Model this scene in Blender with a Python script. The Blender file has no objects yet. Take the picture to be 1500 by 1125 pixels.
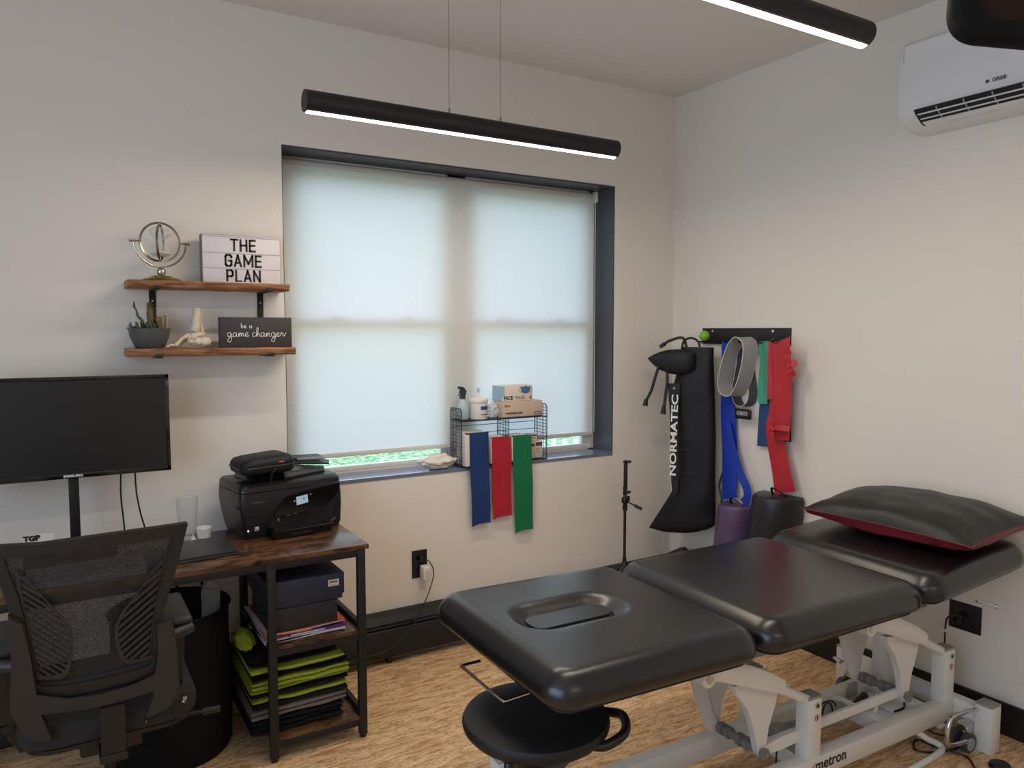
import bpy, bmesh, math, random
from mathutils import Vector as V, Matrix, Euler, noise
random.seed(7)
SC = bpy.context.scene
COL = SC.collection
PI = math.pi
# ------------------------------------------------------------------ camera
FPX, CX, CY = 1110.0, 750.0, 562.5
PITCH = math.atan(77.5 / FPX)
HEAD = math.radians(58.8)
CAM = V((-3.0887, -3.2941, 1.55))
FW = V((math.cos(HEAD) * math.cos(PITCH), math.sin(HEAD) * math.cos(PITCH), -math.sin(PITCH)))
RT = V((math.sin(HEAD), -math.cos(HEAD), 0))
UP = RT.cross(FW)
cd = bpy.data.cameras.new('camera')
cam = bpy.data.objects.new('camera', cd)
COL.objects.link(cam)
cd.sensor_width = 36
cd.lens = FPX / 1500 * 36
cd.clip_start = 0.02
cam.matrix_world = Matrix(((RT.x, UP.x, -FW.x, CAM.x), (RT.y, UP.y, -FW.y, CAM.y), (RT.z, UP.z, -FW.z, CAM.z), (0, 0, 0, 1)))
SC.camera = cam


def ray(px, py):
    return FW + RT * ((px - CX) / FPX) - UP * ((py - CY) / FPX)


def hit(px, py, p, n):          # measured point of the photo on a plane of the room
    d = ray(px, py)
    return CAM + d * ((V(p) - CAM).dot(V(n)) / d.dot(V(n)))


def aty(px, py, y=0.0): return hit(px, py, (0, y, 0), (0, 1, 0))
def atx(px, py, x=0.0): return hit(px, py, (x, 0, 0), (1, 0, 0))
def atz(px, py, z=0.0): return hit(px, py, (0, 0, z), (0, 0, 1))


# ------------------------------------------------------------------ materials
def lin(c):
    return tuple(((x / 255) / 12.92 if x / 255 <= 0.04045 else ((x / 255 + 0.055) / 1.055) ** 2.4) for x in c) + (1,)


MATS = {}


def mat(name, col, rough=0.5, metal=0.0, spec=0.5, bump=0.0, bscale=200, var=0.0, vscale=8, coat=0.0, stretch=None, detail=3):
    if name in MATS: return MATS[name]
    m = bpy.data.materials.new(name)
    m.use_nodes = True
    nt = m.node_tree
    b = nt.nodes['Principled BSDF']
    b.inputs['Base Color'].default_value = lin(col)
    b.inputs['Roughness'].default_value = rough
    b.inputs['Metallic'].default_value = metal
    b.inputs['Specular IOR Level'].default_value = spec
    b.inputs['Coat Weight'].default_value = coat
    tc = nt.nodes.new('ShaderNodeTexCoord')
    mp = nt.nodes.new('ShaderNodeMapping')
    nt.links.new(tc.outputs['Object'], mp.inputs['Vector'])
    if stretch: mp.inputs['Scale'].default_value = stretch
    if var == 0 and bump == 0: var = 0.04
    if var:
        n = nt.nodes.new('ShaderNodeTexNoise')
        n.inputs['Scale'].default_value = vscale
        n.inputs['Detail'].default_value = detail
        nt.links.new(mp.outputs['Vector'], n.inputs['Vector'])
        mx = nt.nodes.new('ShaderNodeMix'); mx.data_type = 'RGBA'
        c = lin(col)
        mx.inputs['A'].default_value = tuple(min(1, x * (1 - var)) for x in c[:3]) + (1,)
        mx.inputs['B'].default_value = tuple(min(1, x * (1 + var)) for x in c[:3]) + (1,)
        nt.links.new(n.outputs['Fac'], mx.inputs['Factor'])
        nt.links.new(mx.outputs['Result'], b.inputs['Base Color'])
    if bump:
        n2 = nt.nodes.new('ShaderNodeTexNoise')
        n2.inputs['Scale'].default_value = bscale
        n2.inputs['Detail'].default_value = 2
        nt.links.new(mp.outputs['Vector'], n2.inputs['Vector'])
        bp = nt.nodes.new('ShaderNodeBump')
        bp.inputs['Strength'].default_value = bump
        bp.inputs['Distance'].default_value = 0.002
        nt.links.new(n2.outputs['Fac'], bp.inputs['Height'])
        nt.links.new(bp.outputs['Normal'], b.inputs['Normal'])
    MATS[name] = m
    return m


def ramp_mat(name, stops, scale, stretch, rough=0.5, detail=6, bump=0.0, distort=0.0, spec=0.5):
    m = bpy.data.materials.new(name); m.use_nodes = True
    nt = m.node_tree; b = nt.nodes['Principled BSDF']
    b.inputs['Roughness'].default_value = rough
    b.inputs['Specular IOR Level'].default_value = spec
    tc = nt.nodes.new('ShaderNodeTexCoord'); mp = nt.nodes.new('ShaderNodeMapping')
    mp.inputs['Scale'].default_value = stretch
    n = nt.nodes.new('ShaderNodeTexNoise')
    n.inputs['Scale'].default_value = scale; n.inputs['Detail'].default_value = detail
    n.inputs['Distortion'].default_value = distort
    r = nt.nodes.new('ShaderNodeValToRGB')
    while len(r.color_ramp.elements) < len(stops): r.color_ramp.elements.new(0.5)
    for e, (p, c) in zip(r.color_ramp.elements, stops):
        e.position = p; e.color = lin(c)
    L = nt.links.new
    L(tc.outputs['Object'], mp.inputs['Vector']); L(mp.outputs['Vector'], n.inputs['Vector'])
    L(n.outputs['Fac'], r.inputs['Fac']); L(r.outputs['Color'], b.inputs['Base Color'])
    if bump:
        bp = nt.nodes.new('ShaderNodeBump'); bp.inputs['Strength'].default_value = bump
        bp.inputs['Distance'].default_value = 0.002
        L(n.outputs['Fac'], bp.inputs['Height']); L(bp.outputs['Normal'], b.inputs['Normal'])
    MATS[name] = m
    return m


def emis(name, col, strength):
    m = bpy.data.materials.new(name); m.use_nodes = True
    nt = m.node_tree; nt.nodes.clear()
    e = nt.nodes.new('ShaderNodeEmission'); o = nt.nodes.new('ShaderNodeOutputMaterial')
    e.inputs['Color'].default_value = lin(col); e.inputs['Strength'].default_value = strength
    nt.links.new(e.outputs[0], o.inputs['Surface'])
    MATS[name] = m
    return m


def glassy(name, col, alpha, rough=0.05):       # thin clear plastic or glass: mostly transparent with a gloss
    m = bpy.data.materials.new(name); m.use_nodes = True
    nt = m.node_tree; nt.nodes.clear()
    o = nt.nodes.new('ShaderNodeOutputMaterial')
    t = nt.nodes.new('ShaderNodeBsdfTransparent'); g = nt.nodes.new('ShaderNodeBsdfPrincipled')
    g.inputs['Base Color'].default_value = lin(col); g.inputs['Roughness'].default_value = rough
    t.inputs['Color'].default_value = (0.97, 0.98, 0.98, 1)
    lw = nt.nodes.new('ShaderNodeLayerWeight'); lw.inputs['Blend'].default_value = 0.35
    mr = nt.nodes.new('ShaderNodeMapRange')
    mr.inputs['To Min'].default_value = alpha; mr.inputs['To Max'].default_value = min(1, alpha + 0.55)
    mx = nt.nodes.new('ShaderNodeMixShader')
    L = nt.links.new
    L(lw.outputs['Facing'], mr.inputs['Value']); L(mr.outputs['Result'], mx.inputs['Fac'])
    L(t.outputs[0], mx.inputs[1]); L(g.outputs[0], mx.inputs[2]); L(mx.outputs[0], o.inputs['Surface'])
    MATS[name] = m
    return m


WALL = mat('wall_paint', (226, 219, 209), 0.75, spec=0.25, bump=0.06, bscale=120)
CEIL = mat('ceiling_paint', (226, 222, 216), 0.85, spec=0.2, bump=0.05, bscale=90)
CHAR = mat('charcoal_paint', (66, 70, 76), 0.38, spec=0.5, bump=0.1, bscale=60)
BLKP = mat('black_paint', (22, 22, 23), 0.45, bump=0.1, bscale=80)
BLK = mat('black_plastic', (15, 15, 16), 0.42)
BLKG = mat('gloss_black_plastic', (10, 10, 12), 0.12, spec=0.6)
BLKM = mat('matt_black_metal', (27, 27, 28), 0.5, spec=0.4, bump=0.1, bscale=400)
PRN = mat('printer_plastic', (21, 21, 23), 0.33, bump=0.15, bscale=900)
GRYP = mat('dark_grey_plastic', (50, 49, 47), 0.5, bump=0.15, bscale=700)
VINYL = mat('black_vinyl', (16, 15, 16), .31, spec=.55, bump=.10, bscale=350, coat=.3)
VINYL.node_tree.nodes['Principled BSDF'].inputs['Coat Roughness'].default_value = .28
WHT = mat('white_powder_coat', (222, 220, 214), 0.38, bump=0.08, bscale=500)
GREYCAP = mat('grey_plastic_cap', (150, 148, 143), 0.5)
CHROME = mat('chrome', (205, 205, 205), 0.12, metal=1.0)
BRASS = mat('antique_brass', (176, 158, 112), 0.22, metal=1.0)
NICKEL = mat('brushed_nickel', (150, 142, 130), 0.25, metal=1.0)
FAB = mat('black_fabric', (18, 18, 19), 0.85, spec=0.2, bump=0.4, bscale=600)
NYL = mat('black_nylon', (18, 20, 26), 0.55, spec=0.35, bump=0.3, bscale=500)
WPL = mat('white_plastic', (224, 221, 213), 0.4)
LTR = mat('white_ink', (230, 228, 222), 0.6)
KTR = mat('black_ink', (24, 22, 22), 0.6)
CARD = mat('white_card', (219, 208, 196), 0.7, var=0.05, vscale=30)
RUST = ramp_mat('rustic_wood', [(0.32, (30, 22, 18)), (0.46, (72, 48, 33)), (0.58, (106, 71, 45)), (0.72, (70, 48, 35))], 6, (1.6, 5, 3), 0.26, 8, 0.12, 1.2)
SHELFW = ramp_mat('shelf_wood', [(0.3, (96, 62, 42)), (0.5, (150, 103, 70)), (0.7, (176, 128, 92))], 6, (1.5, 10, 14), 0.5, 6, 0.2, 0.8)

# ------------------------------------------------------------------ mesh helpers


def bm_(): return bmesh.new()


def merge(bm, t, M=None):
    if M is not None: bmesh.ops.transform(t, matrix=M, verts=t.verts)
    vm = [bm.verts.new(v.co) for v in t.verts]
    t.verts.index_update()
    for f in t.faces:
        try: bm.faces.new([vm[v.index] for v in f.verts])
        except ValueError: pass
    t.free()
    return bm


def box(bm, c, s, rz=0, bev=0, seg=2, M=None):
    t = bm_()
    bmesh.ops.create_cube(t, size=1)
    bmesh.ops.scale(t, vec=s, verts=t.verts)
    if bev:
        bmesh.ops.bevel(t, geom=t.edges[:] + t.verts[:], offset=bev, segments=seg, profile=0.5, affect='EDGES')
    T = Matrix.Translation(c) @ Matrix.Rotation(rz, 4, 'Z')
    if M is not None: T = M @ T
    return merge(bm, t, T)


def bx(bm, x0, x1, y0, y1, z0, z1, bev=0, seg=2, M=None):
    return box(bm, ((x0 + x1) / 2, (y0 + y1) / 2, (z0 + z1) / 2), (abs(x1 - x0), abs(y1 - y0), abs(z1 - z0)), 0, bev, seg, M)


def frames(pts, closed=False, up=None):
    n = len(pts); out = []
    T = []
    for i in range(n):
        a = pts[i - 1] if (i > 0 or closed) else pts[i]
        b = pts[(i + 1) % n] if (i < n - 1 or closed) else pts[i]
        t = (b - a)
        T.append(t.normalized() if t.length > 1e-9 else V((0, 0, 1)))
    u = V(up) if up else (V((0, 0, 1)) if abs(T[0].z) < 0.9 else V((1, 0, 0)))
    for t in T:
        if up: u = V(up)
        s = t.cross(u)
        if s.length < 1e-6: s = t.orthogonal()
        s.normalize(); u2 = s.cross(t).normalized()
        if not up: u = u2
        out.append((s, u2))
    return out


def sweep(bm, pts, prof, up=None, closed=False, scale=None):
    pts = [V(p) for p in pts]
    fr = frames(pts, closed, up)
    rings = []
    for i, p in enumerate(pts):
        s, u = fr[i]; k = scale[i] if scale else 1
        k = k if isinstance(k, tuple) else (k, k)
        rings.append([bm.verts.new(p + s * a * k[0] + u * b * k[1]) for a, b in prof])
    m = len(prof); n = len(pts)
    for i in range(n if closed else n - 1):
        A, B = rings[i], rings[(i + 1) % n]
        for j in range(m):
            bm.faces.new((A[j], A[(j + 1) % m], B[(j + 1) % m], B[j]))
    if not closed:
        bm.faces.new(rings[0][::-1]); bm.faces.new(rings[-1])
    return bm


def circ(r, seg=10): return [(r * math.cos(2 * PI * k / seg), r * math.sin(2 * PI * k / seg)) for k in range(seg)]


def tube(bm, pts, r, seg=10, closed=False):
    if isinstance(r, (list, tuple)):
        return sweep(bm, pts, circ(1, seg), None, closed, list(r))
    return sweep(bm, pts, circ(r, seg), None, closed)


def bar(bm, a, b, w, h, up=(0, 0, 1), bev=0.0):      # rectangular bar from a to b
    a, b = V(a), V(b)
    w2, h2, c = w / 2, h / 2, min(w, h) * 0.12
    prof = [(-w2, -h2 + c), (-w2 + c, -h2), (w2 - c, -h2), (w2, -h2 + c), (w2, h2 - c), (w2 - c, h2), (-w2 + c, h2), (-w2, h2 - c)]
    return sweep(bm, [a, b], prof, up)


def smooth_path(pts, n=8, closed=False):             # Catmull-Rom
    pts = [V(p) for p in pts]; out = []
    N = len(pts)
    for i in range(N if closed else N - 1):
        g = (lambda k: pts[k % N]) if closed else (lambda k: pts[max(0, min(N - 1, k))])
        p0, p1, p2, p3 = g(i - 1), g(i), g(i + 1), g(i + 2)
        for k in range(n):
            t = k / n
            out.append(0.5 * ((2 * p1) + (p2 - p0) * t + (2 * p0 - 5 * p1 + 4 * p2 - p3) * t * t + (3 * p1 - p0 - 3 * p2 + p3) * t ** 3))
    if not closed: out.append(pts[-1])
    return out


def lathe(bm, prof, c=(0, 0, 0), seg=32, M=None):
    t = bm_(); rings = []
    for r, z in prof:
        if r < 1e-6: rings.append([t.verts.new((0, 0, z))])
        else: rings.append([t.verts.new((r * math.cos(2 * PI * k / seg), r * math.sin(2 * PI * k / seg), z)) for k in range(seg)])
    for A, B in zip(rings, rings[1:]):
        for k in range(seg):
            k2 = (k + 1) % seg
            if len(A) == 1 and len(B) == 1: continue
            if len(A) == 1: t.faces.new((A[0], B[k2], B[k]))
            elif len(B) == 1: t.faces.new((A[k], A[k2], B[0]))
            else: t.faces.new((A[k], A[k2], B[k2], B[k]))
    if len(rings[0]) > 1: t.faces.new(rings[0][::-1])
    if len(rings[-1]) > 1: t.faces.new(rings[-1])
    T = Matrix.Translation(c)
    if M is not None: T = T @ M
    return merge(bm, t, T)


def shell(bm, prof, c=(0, 0, 0), seg=32, M=None):    # open revolved surface (no caps)
    t = bm_(); rings = []
    for r, z in prof:
        rings.append([t.verts.new((r * math.cos(2 * PI * k / seg), r * math.sin(2 * PI * k / seg), z)) for k in range(seg)])
    for A, B in zip(rings, rings[1:]):
        for k in range(seg): t.faces.new((A[k], A[(k + 1) % seg], B[(k + 1) % seg], B[k]))
    T = Matrix.Translation(c)
    if M is not None: T = T @ M
    return merge(bm, t, T)


def cyl(bm, a, b, r, seg=20, r2=None):
    return sweep(bm, [V(a), V(b)], circ(1, seg), None, False, [r, r if r2 is None else r2])


def prism(bm, pts, d):               # 3D polygon extruded by vector d
    A = [bm.verts.new(V(p)) for p in pts]; B = [bm.verts.new(V(p) + V(d)) for p in pts]
    n = len(A)
    bm.faces.new(A[::-1]); bm.faces.new(B)
    for i in range(n): bm.faces.new((A[i], A[(i + 1) % n], B[(i + 1) % n], B[i]))
    return bm


def rrect(hx, hy, r, n=6):
    out = []
    for cx, cy, a0 in ((hx - r, hy - r, 0), (-hx + r, hy - r, 90), (-hx + r, -hy + r, 180), (hx - r, -hy + r, 270)):
        for k in range(n + 1):
            a = math.radians(a0 + 90 * k / n)
            out.append((cx + r * math.cos(a), cy + r * math.sin(a)))
    return out


def loft(bm, loops, cap=True):
    R = [[bm.verts.new(V(p)) for p in l] for l in loops]
    n = len(R[0])
    for A, B in zip(R, R[1:]):
        for j in range(n): bm.faces.new((A[j], A[(j + 1) % n], B[(j + 1) % n], B[j]))
    if cap: bm.faces.new(R[0][::-1]); bm.faces.new(R[-1])
    return bm


def blob(bm, c, s, sub=3, rough=0.0, f=4.0, M=None):
    t = bm_()
    bmesh.ops.create_icosphere(t, subdivisions=sub, radius=1)
    for v in t.verts:
        k = 1 + rough * noise.noise(v.co * f + V(c) * 9)
        v.co = V((v.co.x * s[0] * k, v.co.y * s[1] * k, v.co.z * s[2] * k))
    T = Matrix.Translation(c)
    if M is not None: T = T @ M
    return merge(bm, t, T)


def sheet(bm, fn, nu, nv, th=0.0):     # surface fn(u,v) with thickness along its normal
    P = [[V(fn(i / nu, j / nv)) for j in range(nv + 1)] for i in range(nu + 1)]
    if th == 0:
        G = [[bm.verts.new(p) for p in r] for r in P]
        for i in range(nu):
            for j in range(nv): bm.faces.new((G[i][j], G[i + 1][j], G[i + 1][j + 1], G[i][j + 1]))
        return bm
    def nrm(i, j):
        a = P[min(nu, i + 1)][j] - P[max(0, i - 1)][j]; b = P[i][min(nv, j + 1)] - P[i][max(0, j - 1)]
        n = a.cross(b)
        return n.normalized() if n.length > 1e-12 else V((0, 0, 1))
    N = [[nrm(i, j) for j in range(nv + 1)] for i in range(nu + 1)]
    A = [[bm.verts.new(P[i][j] + N[i][j] * th / 2) for j in range(nv + 1)] for i in range(nu + 1)]
    B = [[bm.verts.new(P[i][j] - N[i][j] * th / 2) for j in range(nv + 1)] for i in range(nu + 1)]
    for i in range(nu):
        for j in range(nv):
            bm.faces.new((A[i][j], A[i + 1][j], A[i + 1][j + 1], A[i][j + 1]))
            bm.faces.new((B[i][j], B[i][j + 1], B[i + 1][j + 1], B[i + 1][j]))
    for i in range(nu):
        bm.faces.new((A[i][0], B[i][0], B[i + 1][0], A[i + 1][0])); bm.faces.new((A[i][nv], A[i + 1][nv], B[i + 1][nv], B[i][nv]))
    for j in range(nv):
        bm.faces.new((A[0][j], A[0][j + 1], B[0][j + 1], B[0][j])); bm.faces.new((A[nu][j], B[nu][j], B[nu][j + 1], A[nu][j + 1]))
    return bm


def link(name, bm, m, parent=None, smooth=True, ang=38):
    """one mesh object; the bmesh is given in room coordinates"""
    bmesh.ops.recalc_face_normals(bm, faces=bm.faces)
    me = bpy.data.meshes.new(name)
    if parent is not None:
        bmesh.ops.transform(bm, matrix=WM[parent.name].inverted(), verts=bm.verts)
        org = Matrix.Identity(4)
        W = WM[parent.name]
    else:
        xs = [v.co.x for v in bm.verts]; ys = [v.co.y for v in bm.verts]; zs = [v.co.z for v in bm.verts]
        o3 = V(((min(xs) + max(xs)) / 2, (min(ys) + max(ys)) / 2, min(zs)))
        bmesh.ops.translate(bm, vec=-o3, verts=bm.verts)
        W = Matrix.Translation(o3)
    for f in bm.faces: f.smooth = smooth
    for e in bm.edges:
        if len(e.link_faces) == 2 and e.calc_face_angle(0) > math.radians(ang): e.smooth = False
    bm.to_mesh(me); bm.free()
    o = bpy.data.objects.new(name, me)
    me.materials.append(m)
    COL.objects.link(o)
    if parent is not None:
        o.parent = parent
        WM[o.name] = W
    else:
        o.matrix_world = W
        WM[o.name] = W
    return o


WM = {}


def thing(name, label, cat, loc, rz=0, group=None):
    o = bpy.data.objects.new(name, None); COL.objects.link(o)
    o.empty_display_size = 0.1
    M = Matrix.Translation(loc) @ Matrix.Rotation(rz, 4, 'Z')
    o.matrix_world = M; WM[o.name] = M
    return tag(o, label, cat, group)


def tag(o, label, cat, group=None, kind=None):
    o['label'] = label; o['category'] = cat
    if group: o['group'] = group
    if kind: o['kind'] = kind
    return o


def struct(name, bm, m, parent=None, smooth=False, kind=True):
    o = link(name, bm, m, parent, smooth)
    if parent is None: o['kind'] = 'structure'
    return o


def text(name, s, size, origin, X, Y, m, parent, sx=1.0, bold=0.0, depth=0.0006, align='CENTER', shear=0.0, spacing=1.0):
    c = bpy.data.curves.new(name, 'FONT')
    c.body = s; c.size = size; c.align_x = align; c.align_y = 'CENTER'
    c.offset = bold; c.extrude = depth / 2; c.shear = shear; c.space_character = spacing
    c.resolution_u = 3
    t = bpy.data.objects.new(name + '_src', c)
    COL.objects.link(t)
    me = bpy.data.meshes.new_from_object(t)
    COL.objects.unlink(t); bpy.data.objects.remove(t); bpy.data.curves.remove(c)
    X, Y = V(X).normalized(), V(Y).normalized(); Z = X.cross(Y)
    M = Matrix(((X.x * sx, Y.x, Z.x, origin[0]), (X.y * sx, Y.y, Z.y, origin[1]), (X.z * sx, Y.z, Z.z, origin[2]), (0, 0, 0, 1)))
    b = bm_(); b.from_mesh(me); bpy.data.meshes.remove(me)
    bmesh.ops.transform(b, matrix=M, verts=b.verts)
    return link(name, b, m, parent, smooth=False)


def screw(bm, c, n, r=0.004, h=0.002):
    c, n = V(c), V(n).normalized()
    cyl(bm, c, c + n * h, r, 12)


BX, BY = V((1, 0, 0)), V((0, 0, 1))         # lettering on things that face the room from the window wall
RX = V((0, -1, 0))                          # lettering on things that face the room from the right wall
HC = 2.875
# ================================================================== THE ROOM
XL, YF = -4.6, -5.0
WX0, WX1, WZ0, WZ1 = -2.232, -0.44, 0.872, 2.336
b = bm_(); bx(b, XL - .1, .15, YF - .1, .25, -.1, 0)
FLOOR = bpy.data.materials.new('cork_floor'); FLOOR.use_nodes = True
nt = FLOOR.node_tree; L = nt.links.new; pb = nt.nodes['Principled BSDF']
tc = nt.nodes.new('ShaderNodeTexCoord')
def nz(scale, st, det, dist=0.0):
    mp = nt.nodes.new('ShaderNodeMapping'); mp.inputs['Scale'].default_value = st
    n = nt.nodes.new('ShaderNodeTexNoise'); n.inputs['Scale'].default_value = scale
    n.inputs['Detail'].default_value = det; n.inputs['Distortion'].default_value = dist
    L(tc.outputs['Object'], mp.inputs['Vector']); L(mp.outputs['Vector'], n.inputs['Vector'])
    return n
def ramp(src, stops):
    r = nt.nodes.new('ShaderNodeValToRGB')
    while len(r.color_ramp.elements) < len(stops): r.color_ramp.elements.new(0.5)
    for e, (p, c) in zip(r.color_ramp.elements, stops): e.position = p; e.color = lin(c)
    L(src.outputs['Fac'], r.inputs['Fac']); return r
def mixc(a, b_, fac, mode='MULTIPLY'):
    m = nt.nodes.new('ShaderNodeMix'); m.data_type = 'RGBA'; m.blend_type = mode
    m.inputs['Factor'].default_value = fac
    L(a, m.inputs['A']); L(b_, m.inputs['B']); return m.outputs['Result']
base = ramp(nz(9, (1, 5, 1), 6, .4), [(.3, (212, 174, 130)), (.5, (226, 192, 148)), (.7, (236, 208, 168))])
speck = ramp(nz(60, (1, 3.2, 1), 3, .6), [(.27, (100, 62, 36)), (.37, (200, 164, 132)), (.43, (255, 255, 255))])
broad = ramp(nz(26, (.6, 3.5, 1), 3, .2), [(.34, (196, 160, 120)), (.55, (255, 255, 255))])
L(mixc(mixc(base.outputs[0], broad.outputs[0], .8), speck.outputs[0], .85), pb.inputs['Base Color'])
pb.inputs['Roughness'].default_value = .5; pb.inputs['Specular IOR Level'].default_value = .35
struct('floor', b, FLOOR)
b = bm_(); bx(b, XL - .1, .15, YF - .1, .25, HC, HC + .1); struct('ceiling', b, CEIL)
b = bm_()
for (x0, x1, z0, z1) in ((XL - .1, WX0, 0, HC), (WX1, .15, 0, HC), (WX0, WX1, 0, WZ0), (WX0, WX1, WZ1, HC)): bx(b, x0, x1, 0, .25, z0, z1)
struct('wall_back', b, WALL)
b = bm_(); bx(b, 0, .15, YF, 0, 0, HC); struct('wall_right', b, WALL)
# unseen second window, added in the left wall for cool fill daylight
QY0, QY1, QZ0, QZ1 = -4.2, -1.5, .65, 2.6
b = bm_(); bx(b, XL - .1, .15, YF - .12, YF, 0, HC); struct('wall_front', b, WALL)
b = bm_()
for (y0, y1, z0, z1) in ((YF, QY0, 0, HC), (QY1, 0, 0, HC), (QY0, QY1, 0, QZ0), (QY0, QY1, QZ1, HC)): bx(b, XL - .12, XL, y0, y1, z0, z1)
struct('wall_left', b, WALL)
w = bpy.data.objects.new('fill_window', None); COL.objects.link(w); w['kind'] = 'structure'
w.location = (XL - .06, (QY0 + QY1) / 2, QZ0); WM['fill_window'] = Matrix.Translation(w.location)
b = bm_()
for y in (QY0 + .03, (QY0 + QY1) / 2, QY1 - .03): bx(b, XL - .09, XL - .04, y - .03, y + .03, QZ0, QZ1)
for z in (QZ0 + .03, QZ1 - .03): bx(b, XL - .09, XL - .04, QY0, QY1, z - .03, z + .03)
link('window_frame', b, WPL, w)
# baseboards
b = bm_(); bx(b, -.014, 0, YF, -.0, 0, .125, .003); struct('baseboard_right', b, BLKP)
b = bm_(); bx(b, XL, XL + .014, YF, 0, 0, .125, .003); struct('baseboard_left', b, BLKP)
b = bm_(); bx(b, XL, 0, YF, YF + .014, 0, .125, .003); struct('baseboard_front', b, BLKP)
# reveal of the main window, painted charcoal
b = bm_()
bx(b, WX0 - .001, WX0 + .0015, -.001, .19, WZ0, WZ1)
bx(b, WX1 - .008, WX1 + .001, -.001, .19, WZ0, WZ1)
bx(b, WX0, WX1, -.001, .19, WZ1 - .008, WZ1 + .001)
struct('trim_1', b, CHAR)
b = bm_(); bx(b, WX0, WX1, -.004, .19, WZ0 - .012, WZ0 + .004, .002); struct('trim_2', b, mat('sill_reflection_paint', (108, 118, 138), .12, spec=.9, bump=.1, bscale=40))  # dark sill lightened: the window's bluish reflection is put into its base colour
# ------------------------------------------------------------------ main window: two double-hung sashes side by side
w = bpy.data.objects.new('window_1', None); COL.objects.link(w); w['kind'] = 'structure'
w.location = ((WX0 + WX1) / 2, .2, WZ0); WM['window_1'] = Matrix.Translation(w.location)
XM = -1.322
FRM = mat('window_vinyl', (214, 210, 200), .4)
b = bm_()
F0, F1 = .165, .235
for x0, x1 in ((WX0, WX0 + .05), (WX1 - .05, WX1), (XM - .055, XM + .055)): bx(b, x0, x1, F0, F1, WZ0, WZ1, .004)
bx(b, WX0, WX1, F0, F1, WZ1 - .05, WZ1, .004); bx(b, WX0, WX1, F0 - .0, F1, WZ0, WZ0 + .014, .004)
link('window_frame', b, FRM, w)
GL = glassy('window_glass', (200, 210, 215), .03, .02)
for x0, x1 in ((WX0 + .05, XM - .055), (XM + .055, WX1 - .05)):
    for z0, z1, y in ((1.575, WZ1 - .05, .205), (WZ0 + .012, 1.61, .18)):
        b = bm_(); s = .04
        bx(b, x0, x0 + s, y - .015, y + .015, z0, z1, .003); bx(b, x1 - s, x1, y - .015, y + .015, z0, z1, .003)
        bx(b, x0, x1, y - .016, y + .016, z0, z0 + (s if z0 > 1 else .026), .003); bx(b, x0, x1, y - .016, y + .016, z1 - s, z1, .003)
        sa = link('sash', b, FRM, w)
        b = bm_(); bx(b, x0 + s, x1 - s, y - .002, y + .002, z0 + .026, z1 - s); link('pane', b, GL, sa)
    for fx in (.28, .72):
        b = bm_(); xx = x0 + (x1 - x0) * fx; bx(b, xx - .03, xx + .03, .163, .19, 1.60, 1.625, .004); link('sash_lock', b, FRM, w)
# roller blind in front of both sashes
BF = bpy.data.materials.new('blind_fabric'); BF.use_nodes = True
nt = BF.node_tree; nt.nodes.clear(); L = nt.links.new
o_ = nt.nodes.new('ShaderNodeOutputMaterial'); di = nt.nodes.new('ShaderNodeBsdfDiffuse'); tr = nt.nodes.new('ShaderNodeBsdfTranslucent')
mx = nt.nodes.new('ShaderNodeMixShader'); mx.inputs['Fac'].default_value = .37
tc = nt.nodes.new('ShaderNodeTexCoord'); mp = nt.nodes.new('ShaderNodeMapping'); mp.inputs['Scale'].default_value = (60, 1, 260)
n1 = nt.nodes.new('ShaderNodeTexNoise'); n1.inputs['Scale'].default_value = 3; n1.inputs['Detail'].default_value = 4
cr = nt.nodes.new('ShaderNodeValToRGB'); cr.color_ramp.elements[0].position = .3; cr.color_ramp.elements[1].position = .7
cr.color_ramp.elements[0].color = lin((222, 222, 218)); cr.color_ramp.elements[1].color = lin((236, 236, 233))
L(tc.outputs['Object'], mp.inputs['Vector']); L(mp.outputs['Vector'], n1.inputs['Vector']); L(n1.outputs['Fac'], cr.inputs['Fac'])
L(cr.outputs[0], di.inputs['Color']); L(cr.outputs[0], tr.inputs['Color'])
L(di.outputs[0], mx.inputs[1]); L(tr.outputs[0], mx.inputs[2]); L(mx.outputs[0], o_.inputs['Surface'])
YB = .138
t = thing('roller_blind', 'wide off-white roller blind pulled down over both halves of the window', 'blind', (XM, YB, .968))
b = bm_(); ZR = 2.297
def bl(u, v):
    x = WX0 + .012 + (WX1 - .035 - WX0 - .012) * u; z = .968 + (ZR - .968) * (1 - v)
    y = YB + .0025 * math.sin(u * 9) * v + .004 * noise.noise(V((u * 5, v * 4, 1)))
    return (x, y, z)
sheet(b, bl, 60, 40); link('blind_fabric', b, BF, t)
b = bm_(); cyl(b, (WX0 + .012, YB + .018, ZR), (WX1 - .035, YB + .018, ZR), .021, 20); link('roller_tube', b, mat('blind_roll', (196, 192, 182), .7), t)
b = bm_(); bx(b, WX0 + .012, WX1 - .035, YB - .004, YB + .004, .960, .982, .003); link('bottom_bar', b, mat('blind_hem', (214, 210, 200), .6), t)
b = bm_(); cyl(b, (WX1 - .035, YB + .018, ZR), (WX1 - .022, YB + .018, ZR), .024, 20); bx(b, WX1 - .024, WX1 - .012, YB - .01, YB + .04, ZR - .03, WZ1 - .01, .002); link('bracket', b, WPL, t)
b = bm_(); tube(b, [(WX1 - .027, YB - .004, ZR - .02 - k * .13) for k in range(11)], .0016, 6); link('bead_chain', b, WPL, t)

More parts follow.
